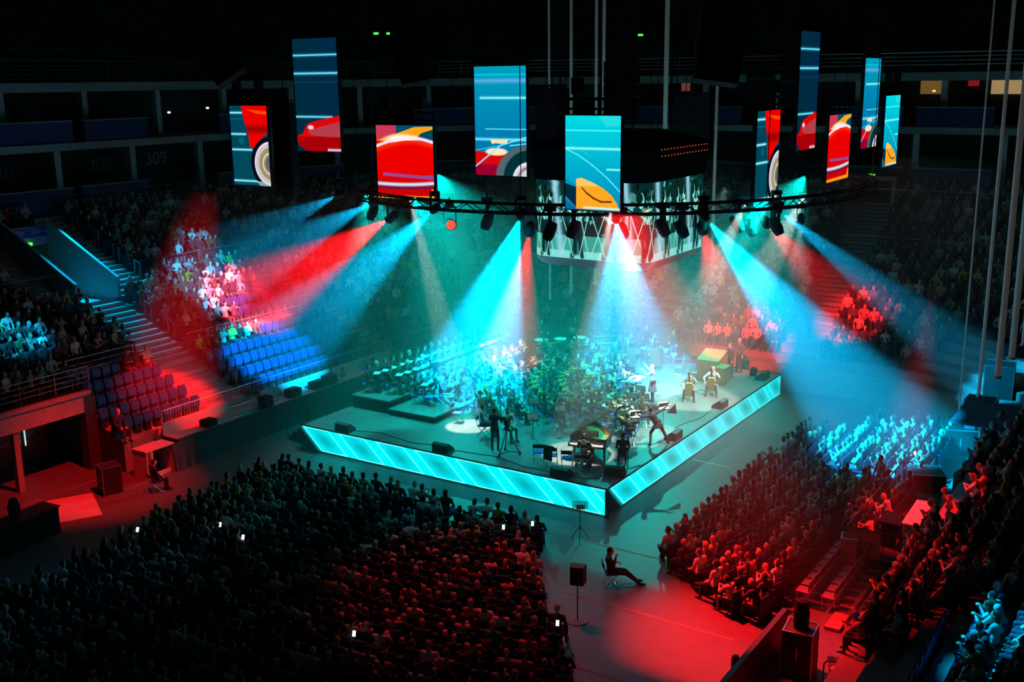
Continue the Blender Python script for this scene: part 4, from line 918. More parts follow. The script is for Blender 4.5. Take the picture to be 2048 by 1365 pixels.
# ------------------------------------------------------------------ scoreboard cube
bx0, bx1, by0, by1, bz0, bz1 = 6.4, 12.9, 1.7, 7.3, 8.45, 11.75
def rrect(x0, x1, y0, y1, r, n=6):
    P = []
    for cx, cy_, a0 in ((x0+r, y1-r, 90), (x0+r, y0+r, 180), (x1-r, y0+r, 270), (x1-r, y1-r, 0)):
        for k in range(n+1): a = math.radians(a0+90*k/n); P.append((cx+r*math.cos(a), cy_+r*math.sin(a)))
    return P
rp_ = rrect(bx0, bx1, by0, by1, .9)
sb = empty('scoreboard', (0, 0, 0), 0, 'big dark scoreboard cube showing the orchestra on its pale cyan picture band', 'scoreboard')
vid = Cv(1400, 420, (.02, .16, .16))
vr = np.random.RandomState(11)
for k in range(420):
    x_, y_, w_, h_ = vr.rand(), vr.rand()*.75, vr.uniform(.004, .02), vr.uniform(.02, .12); t_ = vr.choice([.05, .12, .3, .6, .95], p=[.3, .3, .2, .12, .08]); vid.poly([(x_, y_), (x_+w_, y_+vr.uniform(-.03, .03)), (x_+w_*.8, y_+h_), (x_-w_*.2, y_+h_*.9)], (.6*t_, t_*.95, .9*t_), .8)
def limb(a, b, t, c): vid.line(*a, *b, t, c)
def figure(cx, s, lite, face=1):
    sk, cl, lg = ((.95, 1, .98), (.80, .93, .92), (.05, .26, .27)) if lite else ((.62, .9, .84), (.03, .22, .24), (.02, .14, .16)); k = .030*s; f = face
    vid.poly([(cx-k*.55, .30), (cx+k*.55, .30), (cx+k*.7, .40), (cx-k*.7, .40)], cl); vid.ell(cx+.1*k*f, .22, .28*k, .075*s, sk, 1, .1); vid.ell(cx-.05*k*f, .185, .30*k, .05*s, (.03, .12, .12), 1, .1)
    limb((cx, .40), (cx+1.5*k*f, .66), .011*s, lg); limb((cx+1.5*k*f, .66), (cx+1.3*k*f, .93), .008*s, lg); limb((cx-.3*k, .40), (cx+.9*k*f, .72), .010*s, lg); limb((cx+.9*k*f, .72), (cx+.4*k*f, .97), .008*s, lg)
    limb((cx, .36), (cx+1.2*k*f, .40), .007*s, cl); limb((cx, .38), (cx+.9*k*f, .50), .006*s, sk); limb((cx+.3*k*f, .33), (cx+1.5*k*f, .37), .006*s, (.95, .85, .72)); limb((cx+.6*k*f, .22), (cx+1.3*k*f, .52), .0016, (.9, 1, 1))
    limb((cx-.8*k, .40), (cx+.5*k, .96), .002, (.85, 1, .98)); limb((cx+.5*k, .40), (cx-.8*k, .96), .002, (.85, 1, .98)); limb((cx-.8*k, .38), (cx-.7*k, .40), .0022, (.85, 1, .98))
vid.poly([(0, .70), (1, .70), (1, 1), (0, 1)], (.42, .80, .76), .75); vid.poly([(0, .9), (1, .9), (1, 1), (0, 1)], (.85, 1, .98), .7)
for xx, ww in ((.17, .016), (.46, .014), (.60, .020), (.86, .018)): vid.blend(np.exp(-((vid.X-xx-.03*(vid.Y-.5))/ww)**2), (.84, .86, .97), .9)
for k, (xx, sz_) in enumerate([(.02, 1.3), (.085, 1.0), (.14, .8), (.215, 1.25), (.285, 1.0), (.345, 1.5), (.42, .9), (.50, 1.35), (.555, 1.0), (.64, 1.2), (.70, .9), (.755, 1.3), (.82, 1.0), (.90, 1.25), (.955, .95)]): figure(xx, sz_, k % 3 == 0, 1 if k % 2 else -1)
for xx in (.06, .25, .38, .53, .67, .79, .93):
    for a in range(7):
        for b in range(7): vid.ell(xx+a*.0035, .38+b*.022, .0012, .006, (.85, 1, .97), 1, .5)
vid.a = vid.a*np.array([.72, 1.0, .97])+.0
vm = vid.material('orchestra_video', 1.15, 'NONE')
vb = MB(); seq = rp_+[rp_[0]]; Ls = [0]
for a, b in zip(seq[:-1], seq[1:]): Ls.append(Ls[-1]+math.hypot(b[0]-a[0], b[1]-a[1]))
for k, (a, b) in enumerate(zip(seq[:-1], seq[1:])):
    vb.add([(a[0], a[1], bz0), (b[0], b[1], bz0), (b[0], b[1], bz1), (a[0], a[1], bz1)], [(0, 1, 2, 3)]); u0, u1 = Ls[k]/11.6, Ls[k+1]/11.6; vb.uv[len(vb.f)-1] = [(u0 % 1 if u0 % 1 > 1e-6 or u1 < 1 else 0, 0), (u0 % 1+(u1-u0), 0), (u0 % 1+(u1-u0), 1), (u0 % 1, 1)]
vb.build('picture_band', vm, sb)
def loft(rings, m, name, parent, caps=True):
    mb = MB(); n_ = len(rings[0])
    for r in rings: mb.v += r
    for k in range(len(rings)-1):
        for i in range(n_): mb.f.append([k*n_+i, k*n_+(i+1) % n_, (k+1)*n_+(i+1) % n_, (k+1)*n_+i]); mb.m.append(0)
    if caps: mb.f += [list(range(n_-1, -1, -1)), list(range((len(rings)-1)*n_, len(rings)*n_))]; mb.m += [0, 0]
    return mb.build(name, m, parent)
def rr3(e, z, r=.9): return [(x, y, z) for x, y in rrect(bx0-e, bx1+e, by0-e, by1+e, r)]
loft([rr3(-.9, bz0-.45), rr3(-.15, bz0-.35), rr3(.08, bz0-.02), rr3(-.05, bz0)], mat('scoreboard_grey', (.22, .26, .25), .5), 'lower_collar', sb)
loft([rr3(.06, bz1), rr3(.12, bz1+.5), rr3(.25, bz1+1.3), rr3(.1, bz1+1.5), rr3(-1.2, bz1+1.9)], mat('scoreboard_body', (.006, .007, .007), .9, spec=0), 'upper_body', sb)
MB().prism([(x, y) for x, y, _ in rr3(-1.2, 0)], bz1+1.9, bz1+1.95).build('top_cover', CLOTHB, sb)
il = MB()
for k in range(34):
    f = k/33; i0 = 7+f*7; 
for row, (e, z, off_) in enumerate(((.27, bz1+1.32, 0), (.22, bz1+1.05, .5))):
    for k in range(16): x = bx0+.8+(k+off_)*.31; il.box((x, by0-e-.01, z), (.045, .03, .045))
il.build('indicator_light', emis('orange_dot', (1, .12, .03), .6), sb)['kind'] = 'stuff'
for x, y in ((7.4, 2.8), (11, 2.8), (7.4, 6.3), (11, 6.3)): MB().tube((x, y, bz1+1.6), (x, y, 30), .04, n=6).build('cable', DMETAL, sb)
# ------------------------------------------------------------------ furniture and instruments
def folding_chair():
    t = empty('folding_chair', (0, 0, 0), 0, 'x', 'chair')
    for s in (-1, 1): MB().path([(-.26, .21*s, .86), (-.20, .21*s, .46), (.22, .21*s, 0)], .013).path([(.18, .20*s, .45), (-.24, .20*s, 0)], .013).build('side_frame', METAL, t)
    MB().tube((.14, -.2, .08), (.14, .2, .08), .011).build('stretcher', METAL, t)
    MB().prism([(-.20, -.19), (.18, -.205), (.20, -.16), (.20, .16), (.18, .205), (-.20, .19)], .43, .47).build('seat', BLUEF, t)
    b = MB(); 
    for j in range(3):
        for i in range(7): y = (i/6-.5)*.42; b.v.append((-.235-.012*j+.10*(y/.21)**2*.3-.03, y, .68+.085*j-(.03*(abs(y)/.21)**3 if j == 2 else 0)))
    for j in range(2):
        for i in range(6): a = j*7+i; b.f.append([a, a+1, a+8, a+7]); b.m.append(0)
    o = b.build('backrest', mat('chair_back_black', (.02, .02, .025), .5), t, True); so = o.modifiers.new('s', 'SOLIDIFY'); so.thickness = .022
    return t
FC = folding_chair()
def music_stand():
    t = empty('music_stand', (0, 0, 0), 0, 'x', 'music stand')
    MB().box((0, 0, 1.12), (.02, .50, .34), R=Matrix.Rotation(-.5, 3, 'Y')).box((-.10, 0, .965), (.06, .50, .015), R=Matrix.Rotation(-.5, 3, 'Y')).build('desk', BLACK, t)
    MB().tube((0, 0, .12), (.02, 0, 1.10), .013).build('pole', BLACK, t)
    for k in range(3): a = 2*PI*k/3; MB().path([(0, 0, .32), (.26*math.cos(a), .26*math.sin(a), .0)], .009).tube((.13*math.cos(a), .13*math.sin(a), .16), (0, 0, .14), .007).build('leg', BLACK, t)
    return t
MS = music_stand()
SH = tag(MB().box((-.022, 0, 1.13), (.004, .44, .31), R=Matrix.Rotation(-.5, 3, 'Y')).build('sheet_music', PAPER), 'x', 'sheet music')
def outline(k=1.0):
    P = []
    for i in range(40):
        t = 2*PI*i/40; x = -math.cos(t); w = .5+.0*x; yy = math.sin(t); wd = (.105-.028*math.exp(-((x-.05)/.22)**2)*1.6+(.012 if x < 0 else -.012))*k
        P.append((x*.18*k, yy*wd if abs(yy) < .3 else math.copysign(wd*(.55+.45*abs(yy)) if abs(yy) < .8 else wd, yy)))
    return P
def fiddle(name, k, cat, VARN=VARN):
    t = empty(name, (0, 0, 0), 0, 'x', cat)
    MB().prism(outline(k), -.02*k, .02*k).build('body', VARN, t); MB().box((.27*k, 0, .02*k), (.26*k, .03*k, .02*k)).box((.12*k, 0, .03*k), (.1*k, .03*k, .01*k)).build('neck', BLACK, t)
    MB().box((.42*k, 0, .01*k), (.08*k, .035*k, .03*k)).tube((.40*k, -.05*k, .01*k), (.40*k, .05*k, .01*k), .006*k).build('scroll', DWOOD, t); MB().box((-.04*k, 0, .035*k), (.008*k, .05*k, .03*k)).build('bridge', WOOD, t)
    return t
VI = fiddle('violin', 1.05, 'violin'); CE = fiddle('cello', 2.15, 'cello'); DB = fiddle('double_bass', 2.8, 'double bass', DVARN)
MB().tube((-.36, 0, 0), (-.60, 0, 0), .008).build('endpin', METAL, CE); MB().tube((-.5, 0, 0), (-.68, 0, 0), .01).build('endpin', METAL, DB)
BO = tag(MB().tube((0, 0, 0), (.72, 0, 0), .006, n=5).tube((.02, 0, -.02), (.7, 0, -.015), .004, n=4).build('bow', WOOD), 'x', 'bow')
CLR = empty('clarinet', (0, 0, 0), 0, 'x', 'clarinet'); MB().tube((0, 0, 0), (.55, 0, 0), .014, .016, 8).build('body', BLACK, CLR); MB().tube((.55, 0, 0), (.64, 0, 0), .016, .038, 10).build('bell', BLACK, CLR)
FLU = tag(MB().tube((0, -.12, 0), (0, .52, 0), .011, n=7).build('flute', METAL), 'x', 'flute')
TBN = empty('trombone', (0, 0, 0), 0, 'x', 'trombone'); MB().path([(0, 0, 0), (.95, 0, 0), (.98, .05, 0), (.95, .10, 0), (.12, .10, 0)], .012).build('slide', BRASS, TBN); MB().path([(.12, .10, 0), (-.3, .10, 0), (-.36, .18, 0), (-.3, .24, 0), (.05, .24, 0)], .014).lathe([(.02, 0), (.03, .2), (.05, .3), (.11, .38)], 14, M=Matrix.Translation((.05, .24, 0))@Matrix.Rotation(PI/2, 4, 'Y')).build('bell', BRASS, TBN, True)
HRN = empty('horn', (0, 0, 0), 0, 'x', 'horn'); MB().path([(.13*math.cos(a/8*PI), 0, .13*math.sin(a/8*PI)) for a in range(17)], .018).path([(.10*math.cos(a/8*PI), .02, .10*math.sin(a/8*PI)) for a in range(17)], .012).build('tubing', BRASS, HRN, True); MB().lathe([(.02, 0), (.035, .12), (.07, .2), (.15, .26)], 16, M=Matrix.Translation((-.05, 0, -.13))@Matrix.Rotation(-PI/2-.4, 4, 'Y')).build('bell', BRASS, HRN, True)
TRP = empty('trumpet', (0, 0, 0), 0, 'x', 'trumpet'); MB().path([(0, 0, 0), (.42, 0, 0), (.45, 0, -.05), (.42, 0, -.10), (.12, 0, -.10), (.1, 0, -.05), (.14, 0, 0)], .01).build('tubing', BRASS, TRP); MB().tube((.4, 0, 0), (.55, 0, 0), .012, .06, 12).build('bell', BRASS, TRP)
def rel(proto, P, loc, rz, off_, eul, label, group=None):
    # an instrument held by a player who sits at loc and faces rz
    R = Matrix.Rotation(rz, 4, 'Z'); Mx = Matrix.Translation(loc)@R@Matrix.Translation(off_)@Euler(eul).to_matrix().to_4x4()
    o = PT.put(proto, (0, 0, 0), 0, label, group); o.matrix_world = Mx; o.location, o.rotation_euler = Mx.to_translation(), Mx.to_euler(); return o
def fz(x, y):
    if 3.2 < x < 15.2 and 12.9 <= y < 15.15: return 1.72
    if 3.1 < x < 12 and 10.3 <= y < 12.9: return 1.4
    if 13.2 < x < 18.7 and 7.6 <= y < 12.8: return 1.5
    return SZ
MTOP = [('black jacket', (.014, .014, .016)), ('black dress', (.02, .02, .022)), ('black shirt', (.03, .03, .032))]
CX, CY_ = 10.5, 3.2
SEC = []
def player(kind, x, y, rz, where, hair=None, top=None, chair=True, stand=True, sheet=None, z=None):
    z = fz(x, y) if z is None else z; hk, hc = hair or HK[rng.randint(len(HK))]; tn, tc = top or MTOP[rng.randint(3)]
    key = {'violin': 'violin', 'viola': 'violin', 'cello': 'cello', 'clarinet': 'wind', 'flute': 'violin', 'trombone': 'brass', 'trumpet': 'brass', 'horn': 'wind', 'score': 'score'}[kind]
    lab = ('person in %s, %s, %s, %s' % (tn, hdesc(hk, hc), {'score': 'reading from a folder'}.get(kind, 'playing a '+kind), where))
    person(key, (x, y, z-.01), rz, tc, hk, hc, lab, 'choir on the riser' if kind == 'score' else 'orchestra players'); L = (x, y, z)
    if kind in ('violin', 'viola'):
        rel(VI, None, L, rz, (.17, .20, 1.135), (.25, -.08, .25), '%s held by the player %s' % ('violin', where), 'violins'); rel(BO, None, L, rz, (.32, -.22, 1.10), (0, -.22, 1.75), 'violin bow of the player '+where, 'bows')
    if kind == 'cello':
        Mx = (.36, .02, .60); rel(CE, None, L, rz, Mx, (0, -1.22, 0), 'varnished cello of the player '+where, 'cellos'); rel(BO, None, L, rz, (.50, -.36, .72), (0, -.05, 1.75), 'cello bow of the player '+where, 'bows')
    if kind == 'clarinet': rel(CLR, None, L, rz, (.12, 0, 1.17), (0, .95, 0), 'dark clarinet played '+where, 'woodwind instruments')
    if kind == 'flute': rel(FLU, None, L, rz, (.16, -.12, 1.19), (0, 0, 0.2), 'silver flute played '+where, 'woodwind instruments')
    if kind == 'trombone': rel(TBN, None, L, rz, (.16, -.04, 1.17), (0, .75, 0), 'brass trombone with its slide out, played '+where, 'brass instruments')
    if kind == 'trumpet': rel(TRP, None, L, rz, (.13, 0, 1.18), (0, .12, 0), 'brass trumpet played '+where, 'brass instruments')
    if kind == 'horn': rel(HRN, None, L, rz, (.26, -.02, .96), (0, .2, 0), 'brass horn played '+where, 'brass instruments')
    if kind == 'score':
        tag(MB().box((0, .11, 0), (.30, .22, .012), R=Matrix.Rotation(.15, 3, 'X')).box((0, -.11, 0), (.30, .22, .012), R=Matrix.Rotation(-.15, 3, 'X')).build('score_folder', FOLD, loc=V(L)+Matrix.Rotation(rz, 3, 'Z')@V(.42, 0, .93), rz=rz), 'open white song folder held by the singer '+where, 'folder', 'song folders')
    if chair: PT.put(FC, (x, y, z), rz, 'blue folding chair under the player '+where, 'folding chairs of the musicians')
    if stand:
        p = V(x, y, z)+Matrix.Rotation(rz, 3, 'Z')@V(.95, 0, 0); zz = fz(p.x, p.y); PT.put(MS, (p.x, p.y, zz), rz, 'black music stand before the player '+where, 'music stands'); PT.put(SH, (p.x, p.y, zz), rz, 'white sheet music on the stand before the player '+where, 'sheet music')
FOLD = mat('folder_paper', (.75, .78, .76), .8)
def clock(a, r): return 'at %s' % a
# strings in arcs round the podium
def arc(r, a0, a1, n_, kinds, nm, jit=.05):
    for k in range(n_):
        a = math.radians(a0+(a1-a0)*(k+.5)/n_); x, y = CX+r*math.cos(a), CY_+r*math.sin(a)
        if y < .9 or x < 2.1 or x > 18.2 or (x < 5.9 and y < 4.6) or (x < 4.4 and y < 8.0) or (y > 12.5): continue
        if any((x-q[0])**2+(y-q[1])**2 < .5 for q in BUSY): continue
        BUSY.append((x, y)); kd = kinds(k/n_) if callable(kinds) else kinds
        player(kd, x+rng.uniform(-jit, jit), y+rng.uniform(-jit, jit), a+PI+rng.uniform(-.15, .15), '%s seat, %s' % (ordw(k), nm), stand=(k % 2 == 0 or r > 5), sheet=1)
BUSY = [(5.9, 8.2), (12.2, 2.2), (13.6, 1.5), (12.4, 3.5), (16.5, 2.9), (16, 4.4), (16.8, 3.9)]
arc(2.1, 60, 188, 7, lambda f: 'violin', 'inner string arc')
arc(3.3, 48, 192, 11, lambda f: 'cello' if f < .25 else 'violin', 'second string arc')
arc(4.5, 42, 196, 15, lambda f: 'cello' if f < .2 else 'violin', 'third string arc')
arc(5.7, 44, 190, 16, lambda f: 'cello' if f < .12 else 'clarinet' if f < .3 else 'violin', 'fourth arc')
arc(6.9, 52, 150, 13, lambda f: 'flute' if f < .35 else 'clarinet', 'woodwind arc')
arc(8.1, 66, 140, 10, lambda f: 'trumpet' if f < .3 else 'horn', 'brass arc')
for k, (px, py) in enumerate([(1008, 703), (1022, 698), (1040, 688)]):
    p = at(px, py, 2.7); player('trombone', p.x, p.y, math.atan2(CY_-p.y, CX-p.x)-.25, '%s of the three trombones' % ordw(k), z=1.5)
# choir on the riser
for r, (y, n_, x0) in enumerate(((14.7, 17, 3.9), (13.6, 16, 4.2), (12.3, 8, 4.4), (11.2, 6, 4.9))):
    for k in range(n_):
        if r >= 2 and 2 < k < 4: continue
        x = x0+k*.62; y_ = y+rng.uniform(-.05, .05); player('score', x, y_, -PI/2+.35+rng.uniform(-.1, .1), '%s seat, %s choir row' % (ordw(k), ['back', 'second', 'third', 'front'][r]), stand=(r >= 2 and k % 2 == 0))
# soloists and the conductor
person('conduct', (CX, CY_, 1.3-.01), PI/2+.25, (.36, .38, .46), None, 'grey', 'bald conductor in a long pale grey coat with both arms raised', 'conductor').update_tag()
PT.put(MS, (10.35, 4.15, 1.1), PI/2, 'low wide stand with the open score in front of the conductor')
tag(MB().box((0, .33, 0), (.62, .66, .015), R=Matrix.Rotation(.08, 3, 'X')).box((0, -.33, 0), (.62, .66, .015), R=Matrix.Rotation(-.08, 3, 'X')).build('open_score', PAPER, loc=(10.3, 4.1, 2.30), rz=PI/2+.0), 'big open white score in front of the conductor', 'score')
player('cello', 12.3, 2.15, PI+.35, 'lit white, left of the console', ('bob', 'black'), ('grey blouse', (.20, .18, .20)), stand=False)
player('cello', 13.7, 1.55, PI+.2, 'lit white, before the console', ('long', 'blond'), ('light blouse', (.40, .38, .42)), stand=False)
player('violin', 5.9, 1.9, .9, 'lit by the white stands', ('short', 'grey'), ('white shirt', (.6, .6, .6)), sheet=1)
player('violin', 6.6, 2.9, .5, 'behind the leaning player', ('short', 'brown'), ('black shirt', (.03, .03, .03)))
player('cello', 7.4, 2.2, .4, 'nearest the conductor\'s back', ('long', 'brown'), ('black dress', (.02, .02, .02)))
player('violin', 4.9, 1.6, .75, 'right of the piano', ('short', 'black'), ('black jacket', (.014, .014, .016)))
person('reach', (5.45, .62, 1.09), -PI/2-.6+PI, (.016, .018, .03), 'short', 'black', 'person in a dark suit leaning over, one arm stretched out, by the stage edge', None)
tag(MB().prism([(0, 0), (.55, .02), (.50, .42)], -.02, .02).build('dark_folder', BLACK, loc=at(1334, 826, 2.5)), 'dark wedge shaped folder held out by the leaning person', 'folder')
bpy.data.objects['dark_folder'].rotation_euler = (1.2, .3, -.4)
# people at the camera in the left spotlight
person('camera', (1.55, 6.0, 1.09), .35, (.015, .02, .04), 'short', 'black', 'camera operator in dark clothes standing behind the tripod camera', None)
person('clasp', (2.9, 7.5, 1.09), -1.2, (.30, .30, .32), 'short', 'brown', 'person in a grey checked jacket seated in the left spotlight', None); PT.put(FC, (2.9, 7.5, 1.1), -1.2, 'folding chair with bright rails under the person in the checked jacket')
person('lap', (3.0, 6.3, 1.09), -2.0, (.65, .65, .62), 'long', 'black', 'person in a white shirt seated right of the camera operator', None); PT.put(FC, (3.0, 6.3, 1.1), -2.0, 'folding chair under the person in the white shirt')
def tv_camera(loc, rz, label, k=1.0, dolly=True):
    t = empty('tripod_camera', loc, rz, label, 'camera')
    for j in range(3):
        a = 2*PI*j/3+PI/6; MB().path([(0, 0, 1.15*k), (.48*math.cos(a)*k, .48*math.sin(a)*k, .08)], .022*k).build('leg', DMETAL, t)
        if dolly: MB().tube((.0, 0, .10), (.50*math.cos(a)*k, .50*math.sin(a)*k, .10), .02).box((.5*math.cos(a)*k, .5*math.sin(a)*k, .06), (.1, .06, .12)).build('dolly_arm', BLACK, t)
    MB().box((0, 0, 1.20*k), (.14, .14, .12)).tube((0, 0, 1.2*k), (-.45, .05, 1.05*k), .012).build('tripod_head', BLACK, t)
    MB().box((-.05, 0, 1.40*k), (.42, .15, .24)).build('camera_body', BLACK, t); MB().tube((.16, 0, 1.40*k), (.46, 0, 1.40*k), .07, .095, 14).build('lens', BLACK, t); MB().box((-.22, .12, 1.55*k), (.04, .2, .14)).build('viewfinder', BLACK, t)
    return t
tv_camera((1.45, 5.3, 1.1), .3, 'large studio camera on a wheeled tripod beside the camera operator')
tv_camera((5.6, 12.0, 1.4), -.6, 'camera on a tall tripod standing on the low choir riser', 1.15, False)
# three empty blue chairs, a jacket
for k, (px, py) in enumerate([(1078, 925), (1104, 932), (1134, 938)]):
    p = at(px, py, 1.1); PT.put(FC, p, .45, 'empty blue folding chair, %s of the three left of the piano' % ['leftmost', 'middle', 'rightmost'][k])
p = at(1104, 932, 1.1); J = [(('c'), 'x', (p.x-.25, p.y-.2, p.z+.84), .07, (p.x-.25, p.y+.2, p.z+.84), .07), ('c', 'x', (p.x-.32, p.y-.15, p.z+.8), .05, (p.x-.33, p.y-.13, p.z+.35), .07), ('c', 'x', (p.x-.32, p.y+.12, p.z+.8), .05, (p.x-.33, p.y+.13, p.z+.4), .07), ('c', 'x', (p.x-.33, p.y, p.z+.8), .05, (p.x-.34, p.y, p.z+.4), .08)]
jm = remesh(mesh_prims(J), .02, 'jacket'); jm.materials.append(CLOTHB); jo = bpy.data.objects.new('jacket', jm); COL.objects.link(jo); tag(jo, 'black jacket hung over the back of the middle blue chair', 'jacket')
for k, (x, y, rz) in enumerate([(4.4, 11.5, -1.2), (5.0, 10.8, -1.2), (3.8, 9.5, -1.3), (5.0, 9.5, -1.3), (16.0, 4.4, PI+.3), (16.8, 3.9, PI+.3)]):
    PT.put(FC, (x, y, fz(x, y)), rz, ['empty blue chair on the low riser, leftmost', 'empty blue chair on the low riser beside the leftmost one', 'empty blue chair in front of the low riser, nearer the camera', 'empty blue chair in front of the low riser, right one', 'empty blue chair left of the wooden desk, left one', 'empty blue chair left of the wooden desk, right one'][k])
# monitors along the edge
for k, ((px, py), rz) in enumerate([((690, 862), 0), ((882, 905), 0), ((1120, 955), 0), ((1230, 950), .2), ((1347, 878), PI/2), ((1440, 815), PI/2), ((1525, 758), PI/2)]):
    p = at(px, py, 1.1); p.x = max(p.x, .35); p.y = max(p.y, .35)
    t = empty('monitor_speaker', (p.x, p.y, 1.1), rz, 'black wedge monitor speaker, ' + ['at the left corner of the stage', 'second from the left corner', 'in front of the blue chairs', 'beside the near corner', 'behind the leaning person', 'before the two lit cellists', 'at the far right corner, lit red'][k], 'speaker')
    MB().prism([(-.25, 0), (.27, 0), (.27, .12), (-.10, .40), (-.25, .34)], -.38, .38, M=Matrix.Rotation(PI/2, 4, 'X')).build('cabinet', DARK, t)
    MB().box((.10, 0, .255), (.40, .66, .012), R=Matrix.Rotation(.65, 3, 'Y')).build('grille', BLACK, t)
# grand piano
kb0, kb1 = at(1143, 885, 1.85), at(1210, 892, 1.85); pc = (kb0+kb1)/2; dd = (kb1-kb0); prz = math.atan2(-dd.x, dd.y)+PI if False else math.atan2(dd.y, dd.x)+PI/2
pn = empty('grand_piano', (pc.x, pc.y, 1.1), prz, 'black grand piano with its lid raised, keys facing the camera', 'piano')
case = [(0, .75), (0, -.75), (.45, -.75), (.95, -.70), (1.35, -.45), (1.75, -.10), (2.05, .15), (2.15, .45), (2.05, .68), (1.85, .75)]
MB().prism(case, .62, .70).build('bottom', PIANO, pn)
rim = MB(); n_ = len(case)
for k in range(1, n_): a, b = V(*case[k], 0), V(*case[(k+1) % n_], 0); d = (b-a).normalized(); nn = V(-d.y, d.x, 0)*.03; rim.add([a+V(0, 0, .68), b+V(0, 0, .68), b+V(0, 0, 1.0), a+V(0, 0, 1.0), a+nn+V(0, 0, .68), b+nn+V(0, 0, .68), b+nn+V(0, 0, 1.0), a+nn+V(0, 0, 1.0)], [(0, 1, 2, 3), (7, 6, 5, 4), (3, 2, 6, 7)])
rim.build('case', PIANO, pn); MB().prism([(x*.96+.12*(x < .5)*.8, y*.95) for x, y in case], .84, .86).build('soundboard', GOLD, pn)
inn = MB()
for k in range(2, n_-1): a, b = V(*case[k], 0), V(*case[(k+1) % n_], 0); d = (b-a).normalized(); nn = V(-d.y, d.x, 0)*.04; inn.add([a+nn+V(0, 0, .86), b+nn+V(0, 0, .86), b+nn+V(0, 0, .985), a+nn+V(0, 0, .985)], [(0, 1, 2, 3)])
inn.build('inner_rim', DWOOD, pn)
kbm = MB().box((-.14, 0, .70), (.28, 1.50, .06)).box((-.14, .72, .77), (.28, .06, .12)).box((-.14, -.72, .77), (.28, .06, .12)).build('key_bed', PIANO, pn)
MB().box((-.13, 0, .745), (.16, 1.36, .02)).build('white_keys', mat('ivory', (.8, .79, .74), .3), pn)
bk = MB()
for k in range(36):
    if k % 7 in (2, 6): continue
    bk.box((-.09, -.64+k*.0365, .762), (.10, .014, .016))
bk.build('black_keys', BLACK, pn)['kind'] = 'stuff'
MB().box((.02, 0, .86), (.05, 1.46, .24)).build('fallboard', PIANO, pn)
MB().box((.22, 0, 1.12), (.03, .72, .26), R=Matrix.Rotation(-.25, 3, 'Y')).build('music_desk', PIANO, pn)
lid = MB().prism([(x, y-.75) for x, y in case], 0, .028).build('lid', PIANO, pn); lid.location = (0, .75, 1.02); lid.rotation_euler = (math.radians(-34), 0, 0)
# the hinge runs along the left side of the case as the player sees it
MB().tube((.55, -.60, 1.0), (.60, -.20, 1.50), .015).build('lid_prop', PIANO, pn)
for x, y in ((.15, .62), (.15, -.62), (1.75, .25)): MB().tube((x, y, .62), (x, y, .05), .06, .035, 8).tube((x, y, .06), (x, y, 0), .03, n=8).build('leg', PIANO, pn)
MB().box((.35, 0, .30), (.06, .3, .6)).box((.30, 0, .08), (.12, .3, .05)).build('pedals', PIANO, pn)
fw = V(math.cos(prz), math.sin(prz), 0); 
shm = tag(MB().box((0, .17, 0), (.006, .33, .30), R=Matrix.Rotation(-.25, 3, 'Y')).box((0, -.17, 0), (.006, .33, .30), R=Matrix.Rotation(-.25, 3, 'Y')).build('sheet_music', PAPER, loc=pn.location+fw*.165+V(0, 0, 1.15), rz=prz), 'white sheets on the piano desk', 'sheet music')
bp = pn.location-fw*.62; bn = empty('piano_bench', (bp.x, bp.y, 1.1), prz, 'black piano bench with a pale edge under the pianist', 'bench')
MB().box((0, 0, .46), (.36, .62, .08)).build('seat', PIANO, bn); MB().box((0, 0, .41), (.37, .63, .02)).build('rail', METAL, bn)
for x in (-.14, .14):
    for y in (-.27, .27): MB().tube((x, y, .42), (x, y, 0), .022, n=6).build('leg', PIANO, bn)
person('piano', (bp.x, bp.y, 1.08), prz, (.016, .018, .016), 'bob', 'black', 'pianist in black seated at the grand piano with their back to the camera', None)
person('lap', (bp.x+.9, bp.y-1.25, 1.08), prz+.3, (.015, .02, .02), 'short', 'black', 'page turner in black seated right of the pianist', None); PT.put(FC, (bp.x+.9, bp.y-1.25, 1.1), prz+.3, 'folding chair under the page turner right of the piano')
# bright stands in the white pool
for k, (px, py) in enumerate([(1245, 868), (1270, 880), (1326, 862)]):
    p = at(px, py, 1.1); PT.put(MS, p, [.9, .9, .9, 2.6, 2.6][k], ['music stand with a bright sheet, right of the piano', 'second bright music stand right of the piano', 'bright music stand by the leaning person\'s hand', 'low music stand before the left lit cellist', 'low music stand before the right lit cellist'][k]); PT.put(SH, p, [PI+.6, PI+.6, PI+.7, 2.6, 2.6][k], ['bright white sheet nearest the piano on its right', 'second bright white sheet right of the piano', 'bright white sheet by the leaning person\'s hand', 'sheet before the left lit cellist', 'sheet before the right lit cellist'][k])
for k, (px, py) in enumerate([(1018, 832), (1068, 852), (1124, 842), (1182, 835), (1066, 885), (1120, 868), (1150, 850)]):
    p = at(px, py, 1.1); PT.put(MS, p, .5, 'music stand whose bright sheet faces the camera, %s in the strings' % ordw(k)); PT.put(SH, p, .5, 'bright sheet facing the camera, %s from the harp among the strings' % ordw(k))
